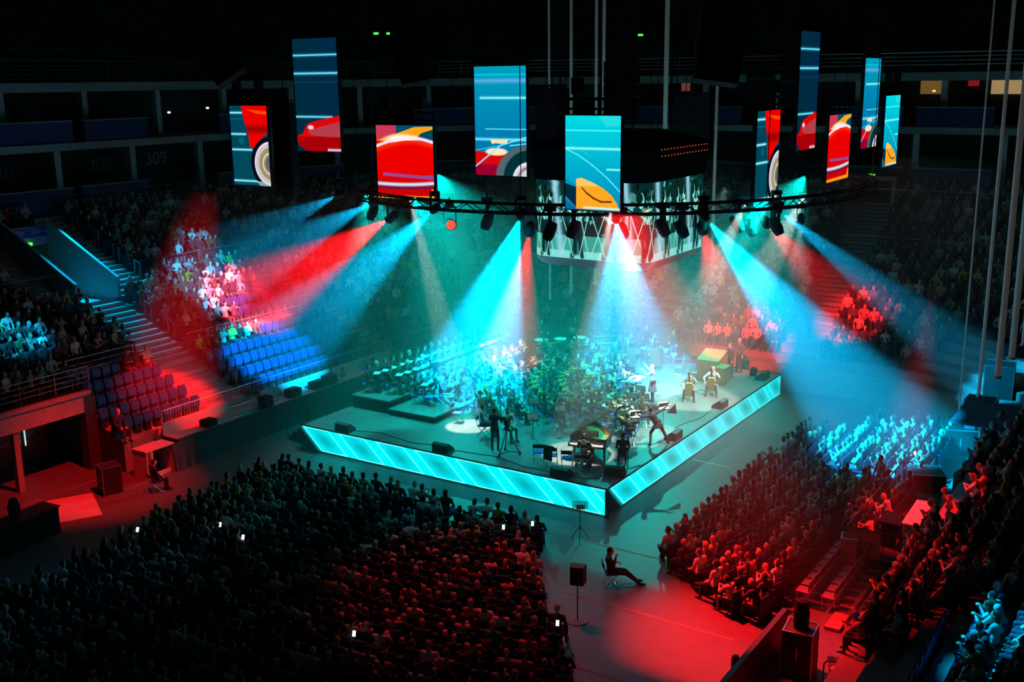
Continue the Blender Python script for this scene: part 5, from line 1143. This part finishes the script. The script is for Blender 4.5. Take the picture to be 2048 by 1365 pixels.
# wooden organ desk
od = empty('organ_console', (16.3, 2.75, 1.1), PI, 'light oak console desk with a sloping top at the right of the stage', 'console')
MB().prism([(-.65, 0), (.5, 0), (.5, .95), (.42, 1.0), (-.65, 1.3)], -.55, .55, M=Matrix.Rotation(PI/2, 4, 'X')).build('case', WOOD, od); MB().box((-.12, 0, 1.19), (1.2, 1.16, .04), R=Matrix.Rotation(.29, 3, 'Y')).build('top', mat('pale_oak', (.42, .22, .08), .4), od)
MB().box((.55, .85, .42), (.8, .5, .84)).build('side_cabinet', WOOD, od); MB().box((.55, .85, .86), (.86, .56, .04)).build('cabinet_top', mat('pale_oak', (.42, .22, .08), .4), od)
person('stand', (17.0, 2.0, 1.09), PI-.5, (.02, .02, .022), 'short', 'brown', 'person in black standing behind the oak console', None); person('stand', (18.2, 2.0, 1.09), PI-.2, (.06, .08, .09), 'short', 'grey', 'person in a grey jacket standing at the back right corner of the stage', None)
tag(MB().box((0, 0, 0), (.9, .3, .25)).box((0, 0, .12), (.8, .26, .04)).build('road_case', BLACK, loc=(18.2, 1.2, 1.225), rz=.3), 'low black case on the deck behind the standing person', 'case')
# harp
hp = at(1010, 838, 1.1); ht = empty('harp', (5.4, 8.3, 1.1), -.55, 'gold concert harp with a curved neck, left of the strings', 'harp')
MB().path([(0, 0, .1), (.02, 0, 1.75)], .035, 8).build('column', DWOOD, ht); nk_ = [(.02, 0, 1.75), (-.12, 0, 1.85), (-.28, 0, 1.80), (-.42, 0, 1.62), (-.58, 0, 1.52), (-.74, 0, 1.50)]
MB().path(nk_, .045, 8).build('neck', GOLD, ht); sbm = MB().tube((-.08, 0, .12), (-.76, 0, 1.48), .17, .06, 10).build('soundbox', WOOD, ht)
stg = MB()
for k in range(18): f = (k+1)/19; a = V(-.08, 0, .15).lerp(V(-.74, 0, 1.42), f); ii = f*5; j = min(4, int(ii)); b = V(nk_[j]).lerp(V(nk_[j+1]), ii-j); stg.tube(a, b, .002, n=3)
stg.build('strings', METAL, ht)['kind'] = 'stuff'; MB().box((-.1, 0, .06), (.55, .42, .12)).build('base', GOLD, ht)
person('lean', (4.7, 8.65, 1.09), -.55, (.02, .02, .022), 'long', 'blond', 'harpist in black seated behind the gold harp', 'orchestra players')
# percussion at the back
def timpani():
    t = empty('timpani', (0, 0, 0), 0, 'x', 'drum'); MB().lathe([(.02, .28), (.2, .34), (.32, .5), (.36, .78), (.37, .80)], 20).build('bowl', COPPER, t, True); MB().lathe([(.36, .79), (.36, .82), (0, .825)], 20).build('drum_head', DRUM, t); MB().lathe([(.36, .78), (.385, .78), (.385, .83), (.36, .83)], 20).build('hoop', METAL, t)
    for k in range(3): a = 2*PI*k/3; MB().tube((.34*math.cos(a), .34*math.sin(a), .7), (.30*math.cos(a), .30*math.sin(a), 0), .02, n=6).build('leg', DMETAL, t)
    return t
TI = timpani()
def marimba():
    t = empty('marimba', (0, 0, 0), 0, 'x', 'marimba'); MB().box((0, .55, .42), (.05, .04, .84)).box((0, -.75, .42), (.05, .04, .84)).box((.1, -.1, .8), (.04, 1.4, .06)).box((-.2, -.1, .8), (.04, 1.4, .06)).box((0, -.1, .12), (.04, 1.3, .04)).build('frame', DMETAL, t)
    b = MB(); r = MB()
    for k in range(26): y = -.72+k*.05; L = .34-.006*k; b.box((0, y, .87), (L, .04, .02)); r.tube((0, y, .82), (0, y, .45+.012*k), .02, n=6)
    b.build('bars', WOOD, t)['kind'] = 'stuff'; r.build('resonators', BRASS, t)['kind'] = 'stuff'; return t
MA = marimba()
def cymbal():
    t = empty('cymbal', (0, 0, 0), 0, 'x', 'cymbal'); MB().lathe([(0, 1.12), (.05, 1.11), (.08, 1.09), (.24, 1.06)], 20).build('plate', BRASS, t, True); MB().tube((0, 0, 1.1), (0, 0, .25), .012).build('pole', METAL, t)
    for k in range(3): a = 2*PI*k/3; MB().tube((0, 0, .35), (.22*math.cos(a), .22*math.sin(a), 0), .009).build('leg', METAL, t)
    return t
CYM = cymbal()
def drum(name, r, h, z, m):
    t = empty(name, (0, 0, 0), 0, 'x', 'drum'); MB().lathe([(r, z), (r, z+h)], 20).build('shell', m, t, True); MB().lathe([(r, z+h), (0, z+h+.003)], 20).build('drum_head', DRUM, t); MB().tube((0, 0, z), (0, 0, .1), .02).box((0, 0, .05), (.4, .4, .03)).build('foot', METAL, t); return t
DR = drum('snare_drum', .19, .16, .62, METAL)
perc = [('ti', 14.9, 11.9), ('ti', 15.6, 11.1), ('ti', 16.4, 10.4), ('ma', 17.2, 9.2), ('ma', 14.3, 10.9), ('cy', 15.9, 12.2), ('dr', 17.6, 8.1), ('cy', 18.2, 8.6), ('ti', 17.5, 6.9), ('dr', 17.9, 6.0), ('cy', 17.2, 6.0), ('cy', 18.3, 5.1), ('dr', 17.2, 5.2), ('ma', 15.9, 8.3)]
cnt = {}
for k, x, y in perc:
    cnt[k] = cnt.get(k, 0)+1; nm = {'ti': 'copper kettle drum', 'ma': 'long mallet instrument with wooden bars', 'cy': 'brass cymbal on a stand', 'dr': 'small drum on a stand'}[k]
    PT.put({'ti': TI, 'ma': MA, 'cy': CYM, 'dr': DR}[k], (x, y, fz(x, y)), math.atan2(CY_-y, CX-x), '%s in the percussion row, %s from the left' % (nm, ordw(cnt[k]-1)), 'percussion')
for k, (x, y) in enumerate([(15.5, 12.3), (16.9, 11.0), (18.0, 9.5), (18.4, 7.4), (18.2, 5.7), (14.6, 9.9)]):
    person('drum', (x, y, fz(x, y)-.01), math.atan2(CY_-y, CX-x), (.014, .014, .016), *([('short', 'black'), ('bob', 'brown'), ('short', 'brown'), ('short', 'grey'), (None, None), ('long', 'brown')][k]), 'standing percussionist in black, %s from the left of the percussion row' % ordw(k), 'percussionists')
# double basses behind the cellos
for k, (x, y) in enumerate([(15.2, 6.9), (15.9, 5.8), (14.4, 7.2)]):
    rz = math.atan2(CY_-y, CX-x); L = (x, y, fz(x, y)); person('bass', (x, y, L[2]-.01), rz, (.014, .014, .016), 'short', ['black', 'grey', 'brown'][k], 'standing double bass player in black, %s from the right' % ordw(k), 'orchestra players')
    rel(DB, None, L, rz, (.38, .08, .92), (0, -1.42, 0), 'large varnished double bass, %s from the right' % ordw(k), 'double basses')
t = tag(MB().lathe([(0, .01), (.30, .01), (.3, .03), (0, .03)], 20).build('round_mat', WHITE, loc=(12.6, 3.4, 1.1)), 'round pale mat on the deck beside the lit cellists', 'mat') if False else None
# microphone stands
MIC = empty('microphone_stand', (0, 0, 0), 0, 'x', 'microphone stand'); MB().tube((0, 0, .02), (0, 0, 1.5), .009).tube((0, 0, 1.5), (.75, 0, 1.85), .008).build('pole', METAL, MIC); MB().tube((.75, 0, 1.85), (.88, 0, 1.80), .02).build('microphone', BLACK, MIC); MB().lathe([(.14, 0), (.14, .02), (0, .03)], 12).build('base', DMETAL, MIC)
for k in range(16):
    a = math.radians(35+k*9.5); r = 3.9+(k % 3)*1.25; x, y = CX+r*math.cos(a), CY_+r*math.sin(a); PT.put(MIC, (x, y, fz(x, y)), a, 'thin boom microphone stand among the orchestra, %s round the arc' % ordw(k), 'microphone stands')
# cables on the deck
for k, pts in enumerate([[(.4, 13.0), (.9, 11.5), (.5, 9.5), (.9, 8.0)], [(.6, 7.6), (.9, 5.5), (.5, 4.0), (.5, 2.3)], [(.6, 2.0), (.5, 1.2), (1.0, .8), (1.6, .7)], [(6.8, .6), (8.0, .9), (10.2, .5), (11.8, .6)]]):
    q = []
    for a, b in zip(pts[:-1], pts[1:]):
        for j in range(4): q.append((a[0]+(b[0]-a[0])*j/4, a[1]+(b[1]-a[1])*j/4+.05*math.sin(j*1.5), 1.112))
    tag(MB().path(q, .012, 5).build('cable', BLACK), 'black cable on the deck ' + ['between the two left monitors', 'from the second monitor to the chairs', 'round the near corner', 'along the right edge of the stage'][k], 'cable')

# ------------------------------------------------------------------ things on the hall floor
t = empty('music_stand', at(1160, 1080, 0), -.5, 'tall perforated music stand with a red lit page, alone on the floor before the stage', 'music stand')
dk = MB(); Rm = Matrix.Rotation(.45, 3, 'Y')
for i in range(7): dk.box(V(0, 0, 1.32)+Rm@V(0, -.26+i*.087, 0), (.012, .022, .36), R=Rm)
for i in range(5): dk.box(V(0, 0, 1.32)+Rm@V(0, 0, -.17+i*.085), (.012, .54, .022), R=Rm)
dk.build('desk', BLACK, t); MB().tube((0, 0, .3), (0, 0, 1.25), .014).build('pole', BLACK, t)
for k in range(3): a = 2*PI*k/3; MB().tube((0, 0, .5), (.36*math.cos(a), .36*math.sin(a), 0), .012).build('leg', BLACK, t)
t.rotation_euler.z = PI+.45
tag(MB().box((0, 0, 0), (.006, .30, .22), R=Rm).build('sheet_music', PAPER, loc=t.location+V(-.03, -.03, 1.24), rz=PI+.45), 'single page low on the perforated music stand', 'sheet music')
sp = at(1155, 1242, 0); t = empty('stand_speaker', sp, .3, 'black speaker on a pole with a round base, its top lit red', 'speaker')
MB().prism([(-.17, -.20), (.17, -.24), (.17, .24), (-.17, .20)], 1.22, 1.80).build('cabinet', DARK, t); MB().tube((0, 0, 0), (0, 0, 1.22), .02).build('pole', DMETAL, t); MB().lathe([(.34, 0), (.34, .02), (0, .03)], 24).build('base', mat('base_plate', (.10, .10, .10), .5), t); MB().box((.175, 0, 1.5), (.012, .42, .5)).build('grille', BLACK, t)
g = at(1222, 1172, 0); person('sprawl', (g.x, g.y, 0), -.95, (.03, .03, .03), 'short', 'black', 'person in dark clothes sprawled on a chair with legs stretched on the red floor', None); PT.put(FC, (g.x, g.y, 0), -.95, 'folding chair under the person sprawled on the red floor')
g = at(312, 985, 0); person('lap', (g.x, g.y, 0), -.35, (.012, .012, .014), 'short', 'black', 'person in black seated by the left wall, apart from the crowd', None); PT.put(FC, (g.x, g.y, 0), -.35, 'folding chair under the person by the left wall')
person('stand', (*at(1757, 1000, 0).to_2d(), 0), 2.4, (.5, .1, .1), 'short', 'brown', 'person standing alone in the dark behind the right hand crowd', None)
for k, (px, py) in enumerate([(838, 1000), (1040, 1052)]): pass
def road_case(loc, dims, rz, label):
    t = empty('road_case', loc, rz, label, 'case'); w, d, h = dims; MB().box((0, 0, h/2), (w, d, h-.02)).build('box', mat('case_black', (.015, .015, .017), .6), t)
    e = MB()
    for x in (-w/2, w/2):
        for y in (-d/2, d/2): e.box((x, y, h/2), (.035, .035, h))
        e.box((x, 0, h), (.035, d, .03)).box((x, 0, .02), (.035, d, .03))
    for y in (-d/2, d/2): e.box((0, y, h), (w, .035, .03)).box((0, y, .02), (w, .035, .03))
    e.build('metal_edges', METAL, t); MB().box((w/2+.01, 0, h*.55), (.02, .05, .35)).box((-w/2-.01, 0, h*.55), (.02, .05, .35)).build('handle', METAL, t); return t
road_case(at(222, 985, 0), (.75, .75, 1.15), -.35, 'black road case with metal edges standing on the red lit floor at the left')
rc = at(1597, 1345, 0); road_case((rc.x, rc.y, 0), (.8, .8, 1.35), .1, 'tall black road case with an open rim at the bottom right')
tag(MB().lathe([(.0, 1.36), (.2, 1.36), (.22, 1.8), (.16, 2.1), (.18, 2.15), (0, 2.2)], 14).build('fog_machine', BLACK, loc=(rc.x, rc.y, 0)), 'dark round machine standing in the open case at the bottom right', 'machine')
# left end: tunnel posts, curtain, lamp, ramp
struct(MB().b2((-6.75, 21.1, 0), (-6.2, 21.6, 3.2)).build('column_tunnel', DARK))
CUR = mat('grey_red_cloth', (.30, .26, .26), .85, noise=.3)
tag(MB().b2((-14.5, 21.12, 2.55), (-6.4, 21.22, 3.35)).b2((-14.5, 21.05, 3.3), (-6.4, 21.3, 3.45)).build('valance', CUR), 'cloth valance hung across the top of the tunnel doorway', 'curtain')
struct(MB().b2((-10.0, 21.2, 0), (-9.75, 21.45, 3.2)).build('column_doorway', mat('post_red', (.25, .12, .12), .6)))
dr_ = empty('double_door', (-7.8, 24.2, 0), 0, 'pale double door with a push bar in the tunnel at the left', 'door')
for x in (-.62, .62): MB().box((x, 0, 1.25), (1.16, .06, 2.4)).build('leaf', mat('door_grey', (.20, .18, .19), .6), dr_); MB().box((x, -.06, 1.1), (1.0, .05, .05)).build('push_bar', METAL, dr_)
tag(MB().tube((0, 0, 0), (0, 0, 1.1), .03).build('light_tube', emis('tube_white', (.7, .85, .9), .9), loc=(-7.8, 23.95, .9)), 'thin white upright light in front of the tunnel door', 'lamp')
tag(MB().prism([(-.85, -1.3), (.85, -1.3), (.85, 1.3), (-.85, 1.3)], 0, .05, M=Matrix.Rotation(.0, 4, 'X')).build('floor_mat', mat('light_board', (.40, .38, .38), .7), loc=(-9.9, 17.9, .01), rz=-.5), 'pale board lying on the floor at the left, lit bright red', 'board')
bt = empty('bar_counter', (-13.2, 16.6, 0), .1, 'low dark counter at the left edge', 'counter'); MB().box((0, 0, .5), (3.2, .8, 1.0)).build('body', BLACK, bt); MB().box((0, 0, 1.02), (3.3, .9, .05)).build('top', DMETAL, bt)
tag(MB().lathe([(0, 1.05), (.18, 1.05), (.22, 1.4), (.13, 1.7), (0, 1.75)], 14).build('lamp_shade', BLACK, loc=(-13.0, 16.8, 0)), 'dark rounded lamp on the low counter at the left edge', 'lamp')
# barrier wall in front of the left stand with tables behind it
BRC = mat('barrier_cloth', (.035, .04, .045), .9, noise=.2)
for k in range(9):
    x0 = -4.6+k*2.6; tag(MB().box((0, 0, .62), (2.58, .10, 1.24)).box((0, 0, 1.26), (2.58, .14, .04)).build('barrier_panel', BRC, loc=(x0+1.3, 18.0, 0)), 'black draped barrier panel before the left stand, %s from the camera' % ordw(k), 'barrier', 'barrier panels before the left stand')
TOPW = mat('shelf_white', (.42, .40, .40), .6)
for k, (x0, x1) in enumerate([(-4.4, -.6), (1.4, 6.2), (6.4, 11)]):
    e = empty('shelf_table', ((x0+x1)/2, 18.75, 0), 0, ['bright red lit table behind the barrier at the near end', 'pale table behind the barrier, middle one', 'pale table behind the barrier, farthest one'][k], 'table'); L = x1-x0
    MB().box((0, 0, 1.16), (L, .9, .05)).build('top', TOPW, e)
    for sx_ in (-L/2+.1, L/2-.1): MB().box((sx_, 0, .57), (.06, .8, 1.13)).build('leg', DARK, e)
    MB().box((0, .48, 1.45), (L, .06, .55)).build('back_panel', TOPW, e)
for k, (x, y, w, h, m, l) in enumerate([(-2.4, 18.6, .6, .28, BLACK, 'black box on the red lit table'), (1.0, 18.5, .5, .9, CLOTHB, 'dark case standing between the two tables'), (2.9, 18.6, .7, .4, DARK, 'grey box on the middle table'), (4.6, 18.6, .8, .35, CLOTHB, 'black bag on the middle table, left one'), (5.5, 18.6, .7, .45, CLOTHB, 'black bag on the middle table, right one')]):
    tag(MB().box((0, 0, h/2), (w, .5, h)).box((0, 0, h+.01), (w*.8, .4, .03)).build(['equipment_box', 'case', 'equipment_box', 'bag', 'bag'][k], m, loc=(x, y, 1.19 if k != 1 else .8)), l, ['box', 'case', 'box', 'bag', 'bag'][k])
for x, c, l in ((8.6, (.02, .03, .5), 'person in a bright blue jacket behind the far end of the barrier'), (9.3, (.03, .03, .35), 'second person in blue behind the far end of the barrier'), (6.9, (.03, .03, .03), 'person in dark clothes behind the barrier near the people in blue'), (-4.9, (.02, .02, .02), 'person in black behind the near end of the red lit table')):
    person('stand', (x, 18.95 if x > 0 else 18.9, -.15), -PI/2+.3, c, 'short', 'brown', l)
cn = empty('draped_cabinet', (-5.6, 18.4, 0), 0, 'orange lit cabinet with an open frame and cloth at the end of the barrier', 'cabinet')
MB().box((0, 0, 1.2), (1.5, .9, .05)).build('top', TOPW, cn); MB().box((-.7, 0, .6), (.05, .9, 1.18)).build('side_panel', TOPW, cn); MB().box((.7, 0, .6), (.05, .9, 1.18)).build('side_panel', TOPW, cn); MB().box((-.45, -.43, .6), (.10, .05, 1.15)).box((.0, -.43, .12), (.9, .05, .18)).build('frame', TOPW, cn)
dp = MB()
for i in range(10): a, b = -5.0+i*.12, -5.0+(i+1)*.12; dp.quad((a, 17.75+.04*math.sin(i*1.7), 0.02), (b, 17.75+.04*math.sin((i+1)*1.7), 0.02), (b, 17.93, 1.2), (a, 17.93, 1.2))
tag(dp.build('table_cloth', BRC), 'dark hanging cloth on the near end of the barrier', 'cloth')
# railing of thin bars at the foot of the left stand
e = empty('bar_railing', (0, 0, 0), 0, 'low steel railing with many thin upright bars along the foot of the left stand', 'railing'); MB().tube((-4.2, 19.4, 2.2), (16, 19.4, 2.2), .02, n=5).tube((-4.2, 19.4, 1.35), (16, 19.4, 1.35), .015, n=5).build('rail', RAIL, e)
pb = MB()
for i in range(136): pb.tube((-4.2+i*.15, 19.4, 1.35), (-4.2+i*.15, 19.4, 2.2), .009, n=4)
pb.build('bar', RAIL, e)['kind'] = 'stuff'
# handrails at the aisles
for k, (x, r) in enumerate([(1.25, 1), (1.25, 3), (1.25, 6), (1.25, 8), (-1.35, 6), (-1.35, 8), (3.45, 12), (3.45, 14), (3.45, 16), (3.45, 18), (-3.35, 12), (-3.35, 14)]):
    y, z = 19.5+r*RD_+.3, rowz(r); tag(MB().path([(0, 0, 0), (0, 0, .9), (0, .45, .9+RH*.5), (0, .45, RH)], .02, 6).build('hand_loop', RAIL, loc=(x, y, z)), 'steel hand loop beside the aisle stairs, %s row up' % ordw(r), 'handrail', 'hand loops beside the stairs')
# ------------------------------------------------------------------ mixing desk area on the right
fo = empty('mixing_platform', (4.4, -9.9, 0), 0, 'railed platform with the sound desks among the right hand rows', 'platform'); MB().box((0, 0, .35), (7.6, 2.5, .06)).build('deck', DARK, fo); MB().box((0, 0, .16), (7.4, 2.3, .32)).build('skirt', CLOTHB, fo)
rl = MB().path([(-3.8, -1.25, 1.35), (-3.8, 1.2, 1.35)], .025).path([(-3.8, 1.2, 1.35), (3.8, 1.2, 1.35)], .025).path([(-3.8, -1.25, .9), (-3.8, 1.2, .9)], .018).path([(-3.8, 1.2, .9), (3.8, 1.2, .9)], .018)
for i in range(7): rl.tube((-3.8+i*1.26, 1.2, .38), (-3.8+i*1.26, 1.2, 1.35), .02)
for y in (-1.2, 0): rl.tube((-3.8, y, .38), (-3.8, y, 1.35), .02)
rl.build('guard_rail', DMETAL, fo)
def desk_table(a, b, c, d, z, label, m=TOPW):
    P = [at(*q, z) for q in (a, b, c, d)]; cx_ = sum((p.x for p in P))/4; cy2 = sum((p.y for p in P))/4; e = empty('equipment_desk', (cx_, cy2, 0), 0, label, 'table')
    MB().prism([(p.x-cx_, p.y-cy2) for p in P], z-.05, z).build('top', m, e); xs = [p.x-cx_ for p in P]; ys = [p.y-cy2 for p in P]
    MB().b2((min(xs)*.8, min(ys)*.7, .38), (min(xs)*.8+.05, max(ys)*.7, z-.05)).build('side_panel', m, e); MB().b2((max(xs)*.8-.05, min(ys)*.7, .38), (max(xs)*.8, max(ys)*.7, z-.05)).build('side_panel', m, e); return e
desk_table((1803, 1046), (1834, 1000), (1869, 1005), (1840, 1054), 1.45, 'large white desk top lit bright red on the sound platform', WHITE)
desk_table((1852, 1059), (1871, 1036), (1884, 1040), (1869, 1063), 1.2, 'small desk top lit bright orange red beside the large one', WHITE)
desk_table((1756, 1042), (1772, 1020), (1806, 1030), (1800, 1052), 1.3, 'dark mixing desk left of the bright red desk top', BLACK)
pf = atp(1780, 1070, 0, .55); tag(MB().box((0, 0, 0), (.05, 1.1, .95)).build('panel', mat('panel_red', (.35, .33, .33), .7), loc=(.62, -9.25, .85)), 'upright pale panel in front of the mixing desk, lit red', 'panel')
lec = at(1697, 1120, .3); t = empty('lectern', (lec.x, lec.y, 0), .2, 'open topped lectern with a lit rim between the chairs and the sound platform', 'lectern'); MB().box((.22, 0, .55), (.04, .5, 1.1)).box((-.22, 0, .55), (.04, .5, 1.1)).box((0, .24, .55), (.46, .04, 1.1)).build('body', TOPW, t); MB().box((0, 0, .9), (.44, .46, .03)).build('shelf', TOPW, t); MB().box((0, .26, 1.12), (.5, .03, .04)).box((0, -.26, 1.12), (.5, .03, .04)).box((.24, 0, 1.12), (.03, .5, .04)).box((-.24, 0, 1.12), (.03, .5, .04)).build('rim', METAL, t)
for k, (px, py) in enumerate([(1890, 985), (1900, 1000)]): p = at(px, py, 1.6); person('stand', (p.x, p.y, .38-.4), 1.8, (.03, .03, .03), 'short', 'brown', ['operator in black at the sound platform with a red lit head', 'second operator in black at the sound platform'][k])
# empty chairs behind the side block, the rest of the racks
AUC = empty('audience_chair', (0, 0, 0), 0, 'x', 'chair'); MB().box((0, 0, .44), (.42, .44, .05)).build('seat', mat('chair_red_grey', (.16, .13, .13), .6), AUC); MB().box((-.22, 0, .68), (.03, .44, .34), R=Matrix.Rotation(-.12, 3, 'Y')).build('backrest', mat('chair_red_grey', (.16, .13, .13), .6), AUC)
for s_ in (-1, 1): MB().path([(-.2, .2*s_, 0), (-.2, .2*s_, .44), (.18, .2*s_, .44), (.18, .2*s_, 0)], .012).build('side_frame', METAL, AUC)
for r in range(2):
    for k in range(8): PT.put(AUC, (-2.9+k*.56, -8.45-.8*r, 0), PI/2, 'empty audience chair, %s row behind the side block, %s from the camera' % (['front', 'rear'][r], ordw(k)), 'empty chairs behind the side block')
tag(MB().b2((-4.2, -9.95, .02), (.5, -9.5, .10)).build('floor_board', mat('plank_grey', (.22, .18, .18), .7)), 'long red lit plank on the floor behind the empty chairs', 'plank')
struct(MB().b2((-20, -8.9, 0), (-5.8, -8.75, 1.2)).build('wall_rink_right', mat('rink_board', (.02, .02, .022), .5)))
PAN = mat('beige_panel', (.42, .40, .32), .8)
q = at(1940, 945, .5); tag(MB().box((0, 0, .55), (3.6, .06, .9)).build('board', PAN, loc=(q.x, q.y, 0), rz=-.15), 'beige board leaning in the dark at the right, with a tripod before it', 'board')
q = at(2042, 870, 1.2); tag(MB().box((0, 0, 0), (2.6, 1.6, 1.3)).build('crate', PAN, loc=(q.x, q.y, .9)), 'big pale cloth covered crate at the right edge', 'crate')
q = at(1975, 830, 2.4); tag(MB().box((0, 0, 0), (3.4, 2.2, .12)).box((1.6, 0, -.9), (.1, 2.2, 1.8)).build('equipment_table', mat('blue_cover', (.02, .10, .14), .7), loc=(q.x, q.y, 2.4)), 'table under a dark blue cover in the racks at the right', 'table')
for k, (px, py, w, h) in enumerate([(1960, 830, 1.2, 2.2), (1995, 800, 1.2, 3.2), (2025, 760, 1.4, 3.4), (1915, 905, 1.4, 1.2), (1850, 990, 1.2, 1.0)]):
    q = at(px, py, 0 if k > 2 else 1.5); road_case((q.x, q.y, 0), (w, w, h), .1*k, 'dark equipment rack at the right, ' + ['under the leftmost bright tube', 'under the second bright tube', 'under the third bright tube', 'before the beige board', 'at the far end of the sound platform'][k])
# lit papers and barriers in the lower right corner
q = at(1690, 1345, .9); e = empty('folding_table', (q.x, q.y, 0), .35, 'table with bright red lit papers at the bottom of the picture', 'table'); MB().box((0, 0, .88), (1.5, .8, .04)).build('top', DARK, e)
for x in (-.65, .65): MB().box((x, 0, .43), (.04, .7, .86)).build('leg', DMETAL, e)
for k, (dx, dy, rz) in enumerate([(-.3, .0, .5), (.15, .1, -.3), (.45, -.05, .2)]): tag(MB().box((0, 0, 0), (.55, .42, .006)).build('paper_sheet', PAPER, loc=(q.x+dx, q.y+dy, .905+k*.008), rz=rz), '%s of the large papers on the table at the bottom' % ['left', 'middle', 'right'][k], 'paper')
for k, (px, py, lab) in enumerate([(1690, 1362, 'rounded barrier frame in front of the lit papers'), (1760, 1362, 'second barrier frame right of the lit papers')]):
    q = at(px, py, .6); t = empty('crowd_barrier', (q.x, q.y, 0), -PI/2+.3, lab, 'barrier'); MB().path([(-.55, 0, 0), (-.55, 0, 1.0), (-.48, 0, 1.1), (.48, 0, 1.1), (.55, 0, 1.0), (.55, 0, 0)], .022, 8).build('frame', DMETAL, t); MB().path([(-.55, 0, .75), (.55, 0, .75)], .01).path([(-.55, 0, .35), (.55, 0, .35)], .01).path([(-.2, 0, .75), (-.2, 0, .35)], .01).path([(.2, 0, .75), (.2, 0, .35)], .01).build('crossbar', DMETAL, t)
q = at(1470, 1350, .3); tag(MB().lathe([(0, 0), (.12, 0), (.12, .75), (.09, .86), (0, .88)], 16).build('bollard', PIANO, loc=(q.x, q.y, 0)), 'black round topped bollard at the bottom edge on the red floor', 'bollard')
# cyan lit people at the right edge behind a railing, a row of blue seat backs before them
a_, b_ = V(-11.4, -14.42, 3.45), V(-6.9, -14.42, 3.45); dv = (b_-a_); L = dv.length; dv.normalize(); nv = V(dv.y, -dv.x, 0)
e = empty('balcony_railing', a_, math.atan2(dv.y, dv.x), 'bright cyan lit metal railing at the lower right edge', 'railing'); MB().tube((0, 0, 0), (L+1.5, 0, 0), .035, n=8).tube((0, 0, -.35), (L+1.5, 0, -.35), .02).build('rail', RAIL, e)
for i in range(5): MB().tube((i*L/4, 0, 0), (i*L/4, 0, -.62), .025).build('post', RAIL, e)
n_ = int(L/.52)
for r in range(2):
    for k in range(n_+1): p = a_+dv*(k*.52); p.y = -11-(3-r)*RD_-.48; PT.put(e0, (p.x, p.y, rowz(3-r)), math.atan2(dv.y, dv.x)+PI/2, 'blue seat in the row below the cyan lit railing, %s line, %s from the bottom' % (['upper', 'lower'][r], ordw(k)), 'blue seats below the cyan lit railing')
k = 0
for r in range(3):
    for j in range(int(L/.62)+2):
        p = a_+dv*(.1+j*.56); p.y = -11-(4+r)*RD_-.42; key = ['lean', 'cross', 'phone'][r] if k % 4 else 'clasp'; tn, tc = [('pale green top', (.30, .45, .38)), ('black jacket', (.014, .014, .016)), ('light grey top', (.36, .36, .36)), ('teal blouse', (.04, .28, .28)), ('dark grey sweater', (.05, .05, .055))][(k*2+r) % 5]
        q_ = proj((p.x, p.y, 3)); hk, hc = HK[rng.randint(len(HK))]
        if q_[0] < 2115 and q_[1] < 1440: person(key, (p.x, p.y, rowz(4+r)-.03), math.atan2(dv.y, dv.x)+PI/2+rng.uniform(-.25, .5), tc, hk, hc, 'person in %s, %s, %s row behind cyan rail, %s one up' % (tn, hdesc(hk, hc), ordw(r), ordw(j)), 'people behind the cyan lit railing')
        k += 1
# phones glowing in the crowd
PH = emis('phone_screen', (.8, .95, 1), 1.6)
for k, (px, py) in enumerate([(1007, 1055), (1065, 1048), (708, 1268), (1115, 1247), (275, 1060), (486, 1075), (680, 510), (1830, 907), (440, 1050)]):
    q = at(px, py, 1.15) if k != 6 else atp(px, py, 1, 30.5); tag(MB().box((0, 0, 0), (.02, .09, .16), R=Matrix.Rotation(.5, 3, 'Y')).build('phone', PH, loc=q, rz=PI*.15), ['bright phone screen in the front right of the centre crowd', 'phone screen at the right edge of the centre crowd', 'phone screen low in the middle of the crowd', 'phone held at the right edge of the lower crowd', 'phone screen at the left edge of the crowd', 'small phone screen in the upper middle of the centre crowd', 'bright phone light high in the left stand', 'phone screen in the dark crowd at the right', 'small phone light among the red lit heads'][k], 'phone')
print('PERSONS', NP[0])
